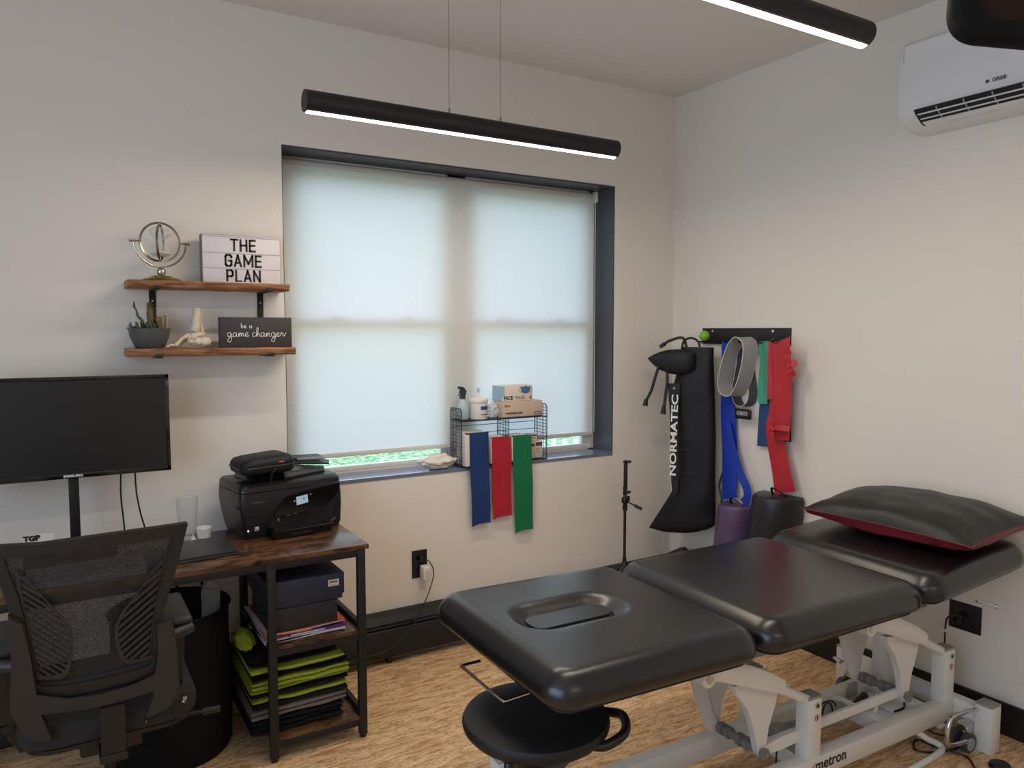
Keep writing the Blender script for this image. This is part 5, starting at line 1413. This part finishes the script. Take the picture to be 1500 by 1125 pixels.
# lifting arms, fins, links
GM = mat('frame_grey', (128, 126, 122), .5)
for du in (0, .757):
    for v in (-.130, .130):
        pa, pb_ = T(-.515 + du, v - .012 * (1 if v < 0 else -1), .530), T(-.20 + du, v, .425)
        b = bm_()
        nsec = [(-.530, .548, .022), (-.46, .538, .030), (-.36, .500, .031), (-.25, .452, .027), (-.19, .422, .020)]
        lo = []
        for u, z, hh in nsec:
            lo.append([T(u + du + a * .4, v + w_, z + a) for w_, a in ((-.019, -hh), (.019, -hh), (.022, -hh + .004), (.022, hh - .008), (.016, hh), (-.016, hh), (-.022, hh - .008), (-.022, -hh + .004))])
        loft(b, lo); arm = link('lift_arm', b, WHT, t, ang=50)
        b = bm_(); cyl(b, T(-.20 + du, v, .418), T(-.045 + du, v, .335), .0165, 18); link('arm_tube', b, WHT, arm)
        b = bm_(); s_ = -1 if v < 0 else 1
        cyl(b, T(-.52 + du, v + .024 * s_, .528), T(-.52 + du, v - .024 * s_, .528), .026, 20); link('pivot_boss', b, WHT, arm)
        b = bm_(); cyl(b, T(-.52 + du, v + .0245 * s_, .528), T(-.52 + du, v + .028 * s_, .528), .013, 18); pb2 = link('pivot_bolt', b, CHROME, arm)
        b = bm_(); prism(b, [T(-.56 + du, v - .01 * s_, .60), T(-.40 + du, v - .01 * s_, .60), T(-.46 + du, v - .01 * s_, .535), T(-.52 + du, v - .01 * s_, .505), T(-.545 + du, v - .01 * s_, .52)], TM.to_3x3() @ V((0, .006, 0))); link('mount_bracket', b, GM, t)
        # curved fin plate hanging from the arm
        b = bm_(); fin = [(-.375, .455), (-.30, .445), (-.175, .395), (-.185, .355), (-.215, .28), (-.228, .215), (-.235, .195), (-.255, .195), (-.265, .22), (-.285, .30), (-.315, .37), (-.365, .43)]
        vv = v + .03 * (1 if v < 0 else -1)
        lo = [[T(u + du, vv - .012, z) for u, z in fin], [T(u + du, vv + .012, z) for u, z in fin]]
        loft(b, lo); link('fin_plate', b, WHT, t, ang=30)
    b = bm_(); cyl(b, T(-.245 + du, -.125, .207), T(-.245 + du, .125, .207), .014, 16)
    for q in (-.06, -.03, 0.02, .05): cyl(b, T(-.245 + du, q, .207), T(-.245 + du, q + .016, .207), .021, 18)
    link('cross_shaft', b, GM, t)
    b = bm_(); cyl(b, T(-.245 + du, -.128, .207), T(-.245 + du, -.120, .207), .019, 18); cyl(b, T(-.245 + du, -.132, .207), T(-.245 + du, -.128, .207), .010, 14); link('shaft_cap', b, GM, t)
    b = bm_(); cyl(b, T(-.50 + du, -.11, .535), T(-.50 + du, .11, .535), .020, 16); link('cross_tube', b, GM, t)
# inner far-side curved brace plate
    b = bm_(); prism(b, [T(u + du, .075, z) for u, z in ((-.40, .47), (-.33, .46), (-.30, .36), (-.275, .26), (-.23, .20), (-.25, .185), (-.30, .21), (-.34, .30), (-.37, .39))], TM.to_3x3() @ V((0, .01, 0))); link('brace_plate', b, WHT, t, ang=30)
b = bm_(); bar(b, T(-.245, -.085, .207), T(.512, -.085, .212), .014, .034); link('link_bar', b, WHT, t)
b = bm_(); lo = []
for u, h_ in ((-.245, .013), (-.15, .022), (-.02, .018)): lo.append([T(u, -.11, .207 - h_ + .01 * (u + .245) * 3), T(u, -.097, .207 - h_ + .01 * (u + .245) * 3), T(u, -.097, .207 + h_ + .03 * (u + .245)), T(u, -.11, .207 + h_ + .03 * (u + .245))])
loft(b, lo); link('bell_crank', b, WHT, t)
# actuator motor
b = bm_(); cyl(b, T(-.20, -.03, .195), T(-.10, -.03, .185), .009, 14); link('actuator_rod', b, CHROME, t)
b = bm_(); cyl(b, T(-.12, -.03, .187), T(-.06, -.03, .183), .034, 20); cyl(b, T(-.06, -.03, .183), T(.20, -.03, .165), .026, 20); blob(b, T(.24, -.02, .17), (.06, .045, .042), 3, .05); link('actuator_motor', b, mat('motor_grey', (150, 148, 142), .45), t)
for off in (0, .02):
    b = bm_(); tube(b, smooth_path([T(.10 + off, -.05, .19), T(.12 + off, -.045, .225), T(.16 + off, -.03, .235), T(.20 + off, -.03, .215), T(.19 + off, -.05, .17)], 6), .003, 7); link('motor_cable', b, BLK, t)
b = bm_(); tube(b, smooth_path([T(-.10, -.05, .16), T(-.11, -.055, .10), T(-.10, -.05, .01), T(.0, -.02, .006)], 6), .003, 7); link('motor_cable', b, BLK, t)
# pedal unit under the head end
b = bm_(); bx(b, .47, .66, -.09, .10, .07, .11, .004, 2, TM); bx(b, .50, .60, .02, .09, .1105, .118, .002, 2, TM); link('control_box', b, WHT, t)
b = bm_(); bx(b, .52, .62, -.06, .0, .112, .120, .003, 2, TM); link('control_lid', b, WPL, t)
b = bm_(); tube(b, smooth_path([T(.52, -.065, .124), T(.57, -.07, .128), T(.63, -.03, .128)], 5), .004, 8); cyl(b, T(.44, .04, .12), T(.52, .06, .13), .016, 14); link('control_lever', b, BLK, t)
b = bm_(); tube(b, smooth_path([T(.42, -.03, .09), T(.43, -.05, .15), T(.46, -.03, .185), T(.50, .0, .16)], 6), .006, 8); link('hose', b, WPL, t)
b = bm_(); box(b, T(.50, .10, .145), (.05, .012, .05), 0, .002); link('square_pad', b, GREYCAP, t)
b = bm_(); cyl(b, T(.20, -.06, .06), T(.34, -.06, .06), .034, 20); link('counterweight_tube', b, WHT, t)
# foot lever
b = bm_(); tube(b, smooth_path([T(.54, -.140, .075), T(.58, -.16, .045), T(.615, -.175, .025), T(.60, -.20, .014), T(.40, -.215, .013), T(.15, -.22, .013), T(-.1, -.22, .013)], 5), .0115, 10); link('foot_lever', b, WHT, t)
b = bm_(); box(b, T(.70, -.135, .062), (.028, .02, .032), TA, .003); cyl(b, T(.70, -.146, .06), T(.70, -.150, .06), .008, 14); link('lever_hinge', b, WHT, t)
# casters and chrome handles at the head end
for v, far in ((-.215, False), (.265, True)):
    b = bm_(); bx(b, .70, .745, v - .02, v + .02, .055, .10, .004, 2, TM); cyl(b, T(.70, v, .075), T(.755, v, .085), .02, 14); cs_ = link('caster_housing', b, CHROME, t)
    for dv in (-.024, .024):
        b = bm_(); cyl(b, T(.700, v + dv - .011, .035), T(.700, v + dv + .011, .035), .034, 24); wh = link('caster_wheel', b, mat('rubber_grey', (62, 62, 64), .6), cs_)
        b = bm_(); sg = -1 if dv < 0 else 1; cyl(b, T(.700, v + dv + sg * .0112, .035), T(.700, v + dv + sg * .013, .035), .024, 20); link('wheel_disc', b, mat('disc_grey', (150, 150, 148), .5), wh)
    b = bm_(); pts = [T(.745, v - .028, .155), T(.60, v - .03, .168), T(.565, v - .03, .150), T(.555, v - .03, .09), T(.59, v - .03, .062), T(.70, v - .03, .05)]
    if far: pts = [T(.68, v + .01, .15), T(.62, v + .01, .18), T(.61, v - .03, .175)]
    tube(b, smooth_path(pts, 6), .0085 if not far else .006, 10); link('caster_pedal', b, CHROME, t)
# gas strut peeking out on the right, towel bar at the foot end
b = bm_(); tube(b, [T(.62, -.29, .60), T(.70, -.31, .575)], .0045, 8); blob(b, T(.705, -.312, .572), (.008, .008, .008), 2); link('release_rod', b, CHROME, t)
b = bm_(); tube(b, smooth_path([T(-1.12, .152, .600), T(-1.168, .152, .600), T(-1.178, .147, .600), T(-1.181, .138, .600), T(-1.1805, -.07, .600), T(-1.178, -.085, .600), T(-1.165, -.09, .600), T(-1.05, -.09, .606)], 5), .0045, 9); link('paper_roll_bar', b, CHROME, t)
text('brand_lettering', 'metron', .052, T(-.030 + .07, -.1555, .120), TM.to_3x3() @ BX, BY, mat('metron_ink', (30, 34, 40), .5), t, sx=1.0, bold=.0012)
b = bm_(); q = T(-.055, -.1556, .10); tube(b, smooth_path([q, q + V((.004, 0, .018)), q + V((.014, 0, .032))], 4), [.004 - .0003 * k for k in range(9)], 6); link('brand_swoosh', b, mat('logo_orange', (200, 84, 60), .5), t)
# foot-switch cable and pedal on the floor
b = bm_(); tube(b, smooth_path([T(.66, -.04, .07), (-.24, -1.72, .006), (-.20, -1.79, .006), (-.28, -1.83, .006), (-.39, -1.79, .006), (-.41, -1.75, .006), (-.34, -1.72, .006), (-.33, -1.80, .006), (-.30, -1.88, .006), (-.36, -1.95, .006), (-.40, -2.05, .006)], 8), .0038, 8)
link('power_cable', b, BLK, t)
t = thing('foot_switch', 'small round black foot switch on the cork floor beside the table\'s right end', 'switch', (-.262, -1.975, 0))
b = bm_(); lathe(b, [(0, 0), (.034, 0), (.036, .006), (.032, .016), (.014, .022), (0, .023)], (-.262, -1.975, .0005), 28); link('switch_body', b, BLK, t)
b = bm_(); tube(b, smooth_path([(-.27, -2.008, .008), (-.30, -2.06, .006), (-.38, -2.12, .006)], 5), .003, 7); link('cable', b, BLK, t)

# pillow: black top, dark red underside
t = thing('pillow', 'black vinyl pillow with dark red underside on the right end of the treatment table', 'pillow', (-.30, -1.63, .79))
PLM = Matrix.Translation((-.262, -1.625, .844)) @ Matrix.Rotation(math.radians(1.0), 4, 'Z') @ Matrix.Rotation(math.radians(-3.5), 4, 'Y')
phx, phy = .232, .335
def pillow_half(sgn, hgt):
    b = bm_(); n, m_ = 30, 40; G = []
    for i in range(n + 1):
        row = []
        for j in range(m_ + 1):
            u, v = i / n * 2 - 1, j / m_ * 2 - 1
            x = phx * u * (1 - .075 * (1 - abs(v) ** 2) * abs(u) ** 3 + .0); y = phy * v * (1 - .06 * (1 - u * u) * abs(v) ** 3)
            ex_ = .62 if sgn > 0 else .30; k = max(0, (1 - u ** 4)) ** ex_ * max(0, (1 - v ** 4)) ** ex_
            cr = 1 - abs(u * v) * .35
            z = sgn * hgt * k * cr + .004 * noise.noise(V((u * 3, v * 3, sgn * 5))) * k * 2 + .003 * math.sin(14 * u * abs(v) + v * 5) * k * (abs(v) ** 2) + .020 * abs(v) ** 2.5 * (-.1)
            row.append(b.verts.new(PLM @ V((x, y, z))))
        G.append(row)
    for i in range(n):
        for j in range(m_): b.faces.new((G[i][j], G[i + 1][j], G[i + 1][j + 1], G[i][j + 1]))
    return b
link('top_cover', pillow_half(1, .074), mat('pillow_black', (26, 25, 25), .46, bump=.35, bscale=45), t)
b_ = pillow_half(-1, .061); MU = mat('pillow_red', (108, 22, 32), .42, bump=.35, bscale=45)
link('underside_cover', b_, MU, t)
b = bm_(); pts = []
for k in range(120):
    s = k / 120 * 4; q = int(s); f = s - q; c = [(-1, -1), (1, -1), (1, 1), (-1, 1), (-1, -1)]
    u = c[q][0] + (c[q + 1][0] - c[q][0]) * f; v = c[q][1] + (c[q + 1][1] - c[q][1]) * f
    pts.append(PLM @ V((phx * u * (1 - .075 * (1 - abs(v) ** 2) * abs(u) ** 3), phy * v * (1 - .06 * (1 - u * u) * abs(v) ** 3), .020 * abs(v) ** 2.5 * -.1)))
tube(b, pts, .0022, 6, True); link('piping', b, MU, t)

# ================================================================== WOBBLE STOOL
sx, sy, sz = -2.0, -1.622, .515
t = thing('wobble_stool', 'round black stool with a loop handle under the left end of the treatment table', 'stool', (sx, sy, 0))
STM = Matrix.Translation((sx, sy, 0)) @ Matrix.Rotation(math.radians(0), 4, 'Z')
b = bm_(); prof = [(0, .475), (.10, .472), (.150, .465), (.185, .472), (.198, .487), (.201, .500), (.196, .511), (.172, .520), (.12, .523), (.06, .521), (0, .520)]
lathe(b, prof, (sx, sy, 0), 56); link('seat', b, mat('stool_foam', (14, 14, 16), .55, bump=.2, bscale=500), t)
b = bm_(); lathe(b, [(0, .30), (.045, .30), (.06, .33), (.09, .39), (.135, .44), (.168, .466), (0, .4715)], (sx, sy, 0), 48); link('seat_shell', b, BLK, t)
b = bm_(); cyl(b, (sx, sy, .10), (sx, sy, .305), .028, 24); link('gas_column', b, BLKM, t)
b = bm_(); lathe(b, [(0, .02), (.11, 0), (.150, .004), (.155, .018), (.12, .05), (.05, .09), (.03, .12), (0, .12)], (sx, sy, 0), 48); link('rocker_base', b, BLK, t)
hd_ = V((math.cos(math.radians(-38)), math.sin(math.radians(-38)), 0)); hp = hd_.cross(V((0, 0, 1)))
cst = V((sx, sy, .495)) + hd_ * .163
b = bm_(); pts = [cst - hp * .085 - hd_ * .01 + V((0, 0, -.015)), cst - hp * .088 + hd_ * .025 + V((0, 0, -.012)), cst - hp * .055 + hd_ * .068, cst + hd_ * .080, cst + hp * .055 + hd_ * .068, cst + hp * .088 + hd_ * .025 + V((0, 0, -.012)), cst + hp * .085 - hd_ * .01 + V((0, 0, -.015))]
sp_ = smooth_path(pts, 6); tube(b, sp_, [.013] * len(sp_), 12); link('loop_handle', b, BLK, t)
b = bm_(); sweep(b, [V((sx, sy, .46)) - V((.14, .09, 0)), V((sx, sy, .43)) - V((.15, .10, 0))], circ(.012, 10)); link('height_lever', b, BLK, t)
# ================================================================== OFFICE CHAIR
CN = V((0, 1, .20)).normalized(); CP = (0, -1.03, .60)
CXC = -2.985
def k4(x, y): return (x / 3.0833, 760 + y / 3.0822)
def cb(x, y, off=0.0):
    px, py = k4(x, y); p = hit(px, py, CP, CN)
    return V((p.x, p.y + .30 * (p.x - CXC) ** 2 - off, p.z))
t = thing('office_chair', 'black mesh-back office chair with grey frame seen from behind at the desk', 'chair', (CXC, -.82, 0))
b = bm_()
def ringp(outer, inner, th, off=0.0):
    b = bm_(); n = len(outer)
    F = [[b.verts.new(cb(x, y, off)) for x, y in outer], [b.verts.new(cb(x, y, off)) for x, y in inner], [b.verts.new(cb(x, y, off - th)) for x, y in inner], [b.verts.new(cb(x, y, off - th)) for x, y in outer]]
    for a in range(4):
        A, B_ = F[a], F[(a + 1) % 4]
        for j in range(n): b.faces.new((A[j], A[(j + 1) % n], B_[(j + 1) % n], B_[j]))
    bmesh.ops.bevel(b, geom=b.edges[:], offset=.003, segments=2, affect='EDGES', clamp_overlap=True) if False else None
    return b
outer = [(-62, 138), (180, 118), (420, 82), (640, 52), (852, 25), (808, 200), (758, 360), (716, 500), (708, 620), (704, 705), (560, 748), (430, 778), (300, 806), (165, 814), (138, 790), (112, 640), (66, 520), (30, 400), (-15, 270)]
inner = [(15, 190), (190, 168), (420, 134), (640, 106), (785, 85), (745, 230), (712, 360), (692, 500), (690, 610), (680, 662), (560, 700), (430, 728), (300, 756), (185, 766), (165, 750), (150, 620), (115, 480), (80, 360), (40, 260)]
CFR = mat('chair_frame', (24, 22, 21), .5, bump=.15, bscale=700)
link('back_frame', ringp(outer, inner, .028, .0), CFR, t, ang=30)
# mesh fabric
MF = bpy.data.materials.new('chair_mesh'); MF.use_nodes = True
nt = MF.node_tree; nt.nodes.clear(); L = nt.links.new
o_ = nt.nodes.new('ShaderNodeOutputMaterial'); tr = nt.nodes.new('ShaderNodeBsdfTransparent'); pb = nt.nodes.new('ShaderNodeBsdfPrincipled')
pb.inputs['Base Color'].default_value = lin((26, 24, 23)); pb.inputs['Roughness'].default_value = .6
tc = nt.nodes.new('ShaderNodeTexCoord'); mp = nt.nodes.new('ShaderNodeMapping'); mp.inputs['Scale'].default_value = (1, 1, 1)
vo = nt.nodes.new('ShaderNodeTexVoronoi'); vo.inputs['Scale'].default_value = 420
cr = nt.nodes.new('ShaderNodeMapRange'); cr.inputs['From Min'].default_value = .2; cr.inputs['From Max'].default_value = .6; cr.inputs['To Min'].default_value = .45; cr.inputs['To Max'].default_value = .92
mx = nt.nodes.new('ShaderNodeMixShader')
L(tc.outputs['Object'], mp.inputs['Vector']); L(mp.outputs['Vector'], vo.inputs['Vector']); L(vo.outputs['Distance'], cr.inputs['Value']); L(cr.outputs['Result'], mx.inputs['Fac'])
L(tr.outputs[0], mx.inputs[1]); L(pb.outputs[0], mx.inputs[2]); L(mx.outputs[0], o_.inputs['Surface'])
Ledge = [(10, 180), (40, 260), (80, 360), (115, 480), (150, 620), (165, 770)]
Redge = [(790, 80), (748, 230), (714, 360), (694, 500), (692, 610), (690, 690)]
def pl_(E_, f):
    k = min(int(f * (len(E_) - 1)), len(E_) - 2); g = f * (len(E_) - 1) - k
    return (E_[k][0] + (E_[k + 1][0] - E_[k][0]) * g, E_[k][1] + (E_[k + 1][1] - E_[k][1]) * g)
def mf(u, v):
    a, c = pl_(Ledge, v), pl_(Redge, v); x = a[0] + (c[0] - a[0]) * u; y = a[1] + (c[1] - a[1]) * u + 18 * math.sin(PI * u) * v
    return cb(x, y, -.016 - .012 * math.sin(PI * u) * math.sin(PI * v))
b = bm_(); sheet(b, mf, 24, 24); link('back_mesh', b, MF, t)
# flexible side wings with slots
CGR = mat('chair_grey', (38, 36, 34), .5, bump=.15, bscale=700)
def wing(poly, direc, step, name):
    cx_ = sum(p[0] for p in poly) / len(poly); cy_ = sum(p[1] for p in poly) / len(poly)
    inn = [(cx_ + (x - cx_) * .86, cy_ + (y - cy_) * .92) for x, y in poly]
    b = ringp(poly, inn, .006, -.006)
    d = V((direc[0], direc[1])).normalized(); nrm_ = V((-d.y, d.x))
    ts = [V(p).dot(nrm_) for p in inn]; s = min(ts) + step * .6
    while s < max(ts):
        hits = []
        for i in range(len(inn)):
            p, q = V(inn[i]), V(inn[(i + 1) % len(inn)]); a, c = p.dot(nrm_) - s, q.dot(nrm_) - s
            if a * c < 0: hits.append(p + (q - p) * (a / (a - c)))
        hits.sort(key=lambda h: h.dot(d))
        for h0, h1 in zip(hits[0::2], hits[1::2]):
            w_ = nrm_ * step * .27
            pts = [h0 - w_, h1 - w_, h1 + w_, h0 + w_]
            A = [b.verts.new(cb(p.x, p.y, -.006)) for p in pts]; B_ = [b.verts.new(cb(p.x, p.y, -.012)) for p in pts]
            b.faces.new(A); b.faces.new(B_[::-1])
            for i in range(4): b.faces.new((A[i], A[(i + 1) % 4], B_[(i + 1) % 4], B_[i]))
        s += step
    link(name, b, CGR, t, ang=30)
wing([(60, 230), (130, 290), (220, 385), (295, 460), (330, 530), (332, 620), (312, 700), (280, 730), (168, 738), (152, 620), (118, 480), (85, 360)], (1, .58), 24, 'lumbar_wing')
wing([(765, 150), (690, 240), (620, 340), (555, 420), (518, 490), (520, 560), (545, 640), (580, 662), (640, 650), (690, 636), (694, 500), (716, 360), (748, 240)], (1, -.85), 24, 'lumbar_wing')
b = bm_(); lo = []
for x, y, h_ in ((168, 776, 22), (300, 765, 24), (430, 738, 24), (560, 708, 24), (690, 664, 26)):
    lo.append([cb(x, y - h_, -.012), cb(x, y + h_, -.002), cb(x, y + h_, -.03), cb(x, y - h_, -.03)])
loft(b, lo); link('lower_back_pad', b, mat('chair_cloth', (30, 28, 27), .85, bump=.5, bscale=400), t, ang=60)
# support yoke
def limb(poly, th, off=.012):
    b = bm_(); A = [b.verts.new(cb(x, y, off)) for x, y in poly]; B_ = [b.verts.new(cb(x, y, off - th)) for x, y in poly]
    n = len(A); b.faces.new(A); b.faces.new(B_[::-1])
    for i in range(n): b.faces.new((A[i], A[(i + 1) % n], B_[(i + 1) % n], B_[i]))
    bmesh.ops.bevel(b, geom=b.edges[:], offset=.004, segments=2, affect='EDGES', clamp_overlap=True)
    return b
link('back_yoke', limb([(34, 440), (104, 470), (140, 640), (158, 800), (300, 812), (450, 786), (600, 748), (706, 700), (712, 600), (708, 470), (782, 440), (800, 600), (814, 740), (772, 850), (655, 900), (694, 795), (702, 764), (560, 812), (420, 848), (300, 868), (190, 876), (175, 885), (248, 1000), (120, 1006), (42, 885), (50, 640)], .035), CGR, t, ang=35)
# seat, mechanism, lift, base
b = bm_(); lo = []
for f, z in ((.9, .425), (.98, .435), (1, .455), (1, .475), (.97, .492), (.85, .502), (.5, .506)):
    lo.append([(CXC + x * f, -.76 + y * f, z) for x, y in rrect(.228, .235, .09, 8)])
loft(b, lo); link('seat', b, mat('chair_cloth', (30, 28, 27), .85, bump=.5, bscale=400), t)
b = bm_(); loft(b, [[(CXC + x * f, -.76 + y * f, z) for x, y in rrect(.21, .215, .08, 8)] for f, z in ((.8, .40), (1, .412), (1, .424))]); link('seat_pan', b, BLK, t)
b = bm_(); box(b, (CXC, -.80, .375), (.16, .24, .05), 0, .01); bx(b, CXC - .035, CXC + .035, -1.03, -.78, .375, .40, .006); link('tilt_mechanism', b, BLK, t)
b = bm_(); prism(b, [(CXC - .03, -1.02, .53), (CXC + .03, -1.02, .53), (CXC + .03, -1.025, .40), (CXC - .03, -1.025, .40)], (0, .02, 0)); link('back_bracket', b, BLK, t)
b = bm_(); cyl(b, (CXC, -.80, .10), (CXC, -.80, .24), .028, 20); cyl(b, (CXC, -.80, .24), (CXC, -.80, .352), .016, 18); link('gas_lift', b, BLKM, t)
b = bm_(); lathe(b, [(0, .07), (.045, .07), (.05, .10), (.04, .13), (0, .13)], (CXC, -.80, 0), 24)
link('base_hub', b, BLK, t)
for k in range(5):
    a = math.radians(20 + 72 * k); d = V((math.cos(a), math.sin(a), 0)); c = V((CXC, -.80, 0))
    b = bm_(); sweep(b, [c + d * .03 + V((0, 0, .10)), c + d * .15 + V((0, 0, .095)), c + d * .29 + V((0, 0, .075))], [(-.022, -.014), (.022, -.014), (.016, .014), (-.016, .014)], (0, 0, 1), False, [1.1, 1, .7]); bl_ = link('base_spoke', b, BLK, t, ang=30)
    e = c + d * .285; pr_ = d.cross(V((0, 0, 1)))
    for s in (-1, 1):
        b = bm_(); cyl(b, e + pr_ * s * .010 + V((0, 0, .0285)), e + pr_ * s * .028 + V((0, 0, .0285)), .028, 20); link('caster', b, BLK, bl_)
    b = bm_(); cyl(b, e + V((0, 0, .03)), e + V((0, 0, .075)), .009, 10); link('caster_stem', b, BLK, bl_)
# armrests
for s, xe in ((1, cb(822, 440).x), (-1, cb(-20, 560).x)):
    za = .728
    b = bm_(); box(b, (xe, -.86, za - .014), (.078, .25, .028), 0, .012, 3); link('armrest_pad', b, mat('arm_pad', (34, 34, 34), .5), t)
    b = bm_(); bar(b, (xe, -.92, za - .03), (xe - s * .01, -.90, .50), .05, .03, (0, 1, 0)); bar(b, (xe - s * .01, -.90, .50), (xe - s * .05, -.88, .41), .045, .028, (0, 1, 0)); bar(b, (xe - s * .05, -.88, .41), (CXC + s * .12, -.86, .405), .05, .022); link('armrest_post', b, BLK, t)
    b = bm_(); a_ = V((xe + s * .035, -.975, za - .035)); c_2 = V((xe - s * .085, -1.03, za - .045)); cyl(b, a_, c_2, .016, 16); link('arm_pivot', b, CGR, t)
b = bm_(); pg = cb(832, 812, .01); box(b, pg, (.026, .012, .030), 0, .005, 2); tg = link('size_tag', b, BLKG, t)
text('lettering', 'MG', .012, pg + V((0, -.0065, 0)), (.35, 0, 1), (-1, 0, .35), LTR, tg)
b = bm_(); tube(b, smooth_path([cb(662, 905), cb(655, 960, -.02), cb(640, 985, -.06)], 5), .003, 7); link('tension_wire', b, NICKEL, t)
b = bm_(); cyl(b, (CXC + .13, -.86, .385), (CXC + .29, -.88, .385), .006, 10); cyl(b, (CXC + .25, -.876, .385), (CXC + .30, -.882, .385), .011, 12); link('tilt_lever', b, BLK, t)
# keyboard on the desk seen through the chair's mesh
t = thing('keyboard', 'grey keyboard on the desk seen through the mesh of the office chair', 'keyboard', (-3.03, -.50, T0))
b = bm_(); prism(b, [(-3.19, -.565, T0), (-3.19, -.43, T0), (-3.19, -.43, T0 + .030), (-3.19, -.565, T0 + .014)], (.34, 0, 0)); link('keyboard_case', b, mat('keyboard_grey', (110, 110, 112), .5), t)
b = bm_()
for r in range(5):
    for c in range(15):
        x = -3.18 + c * .0216; y = -.556 + r * .0245; z = T0 + .0150 + (y + .565) / .135 * .016
        bx(b, x, x + .018, y, y + .020, z - .002, z + .004, 0)
link('keys', b, mat('key_grey', (96, 96, 98), .5), t)

# ================================================================== DARK GLOSSY HANGING MIRROR CLOSE TO THE CAMERA
def near(px, py, d=1.15): return CAM + ray(px, py) * d
o = near(1400, 46); t = thing('hanging_mirror', 'black rounded frame with dark brown glass hanging close by in the top right corner', 'mirror', near(1480, 30) + V((0, 0, -.02)))
ex = (near(1500, 56) - near(1420, 49)).normalized(); ey = UP - ex * UP.dot(ex); ey.normalize(); ez = ex.cross(ey)
W_, H_ = .17, .12; ctr = near(1398, 0) + ex * W_ + ey * (H_ - .057)
def MR(x, y, z): return ctr + ex * x + ey * y + ez * z
b = bm_(); oo = rrect(W_, H_, .045, 10); ii = rrect(W_ - .036, H_ - .030, .03, 10)
F = [[MR(x, y, -.03) for x, y in rrect(W_ - .006, H_ - .006, .04, 10)], [MR(x, y, -.02) for x, y in oo], [MR(x, y, .0) for x, y in oo], [MR(x, y, .008) for x, y in rrect(W_ - .006, H_ - .006, .04, 10)], [MR(x, y, .006) for x, y in ii], [MR(x, y, -.004) for x, y in ii]]
loft(b, F); link('frame', b, mat('mirror_frame', (14, 14, 14), .7, spec=.15), t)
b = bm_(); loft(b, [[MR(x, y, -.0035) for x, y in ii], [MR(x, y, -.001) for x, y in ii]]); link('brown_glass', b, mat('brown_glass', (34, 22, 13), .7, spec=.15), t)
b = bm_(); tc_ = MR(0, H_ - .01, -.012); cyl(b, tc_, (tc_.x, tc_.y, HC), .006, 12); lathe(b, [(0, 0), (.03, 0), (.034, .012), (0, .012)], (tc_.x, tc_.y, HC - .012), 20); link('hanging_rod', b, BLKM, t)
# ================================================================== LIGHT
wd = bpy.data.worlds.new('sky'); SC.world = wd; wd.use_nodes = True
nt = wd.node_tree; nt.nodes.clear(); L = nt.links.new
o_ = nt.nodes.new('ShaderNodeOutputWorld'); bg = nt.nodes.new('ShaderNodeBackground')
tc = nt.nodes.new('ShaderNodeTexCoord'); sp = nt.nodes.new('ShaderNodeSeparateXYZ'); cr = nt.nodes.new('ShaderNodeValToRGB')
cr.color_ramp.elements[0].position = 0.0; cr.color_ramp.elements[0].color = (.60, .78, 1.0, 1)
cr.color_ramp.elements[1].position = 1.0; cr.color_ramp.elements[1].color = (.45, .66, 1.0, 1)
L(tc.outputs['Generated'], sp.inputs[0]); L(sp.outputs['Z'], cr.inputs['Fac']); L(cr.outputs[0], bg.inputs['Color'])
bg.inputs['Strength'].default_value = 4.4
L(bg.outputs[0], o_.inputs['Surface'])
def portal(loc, rot, sx, sy):
    ld = bpy.data.lights.new('window_portal', 'AREA'); ld.shape = 'RECTANGLE'; ld.size = sx; ld.size_y = sy
    ld.cycles.is_portal = True
    lo = bpy.data.objects.new('window_portal', ld); COL.objects.link(lo); lo.location = loc; lo.rotation_euler = rot
portal(((WX0 + WX1) / 2, .26, (WZ0 + WZ1) / 2), (-PI / 2, 0, 0), WX1 - WX0, WZ1 - WZ0)
portal((XL - .13, (QY0 + QY1) / 2, (QZ0 + QZ1) / 2), (0, -PI / 2, 0), QZ1 - QZ0, QY1 - QY0)
SC.view_settings.view_transform = 'Standard'; SC.view_settings.look = 'None'
SC.view_settings.exposure = -0.12; SC.view_settings.gamma = 1.0; SC.view_settings.use_curve_mapping = False
SC.cycles.max_bounces = 8; SC.cycles.diffuse_bounces = 5; SC.cycles.transparent_max_bounces = 16
SC.cycles.sample_clamp_indirect = 6
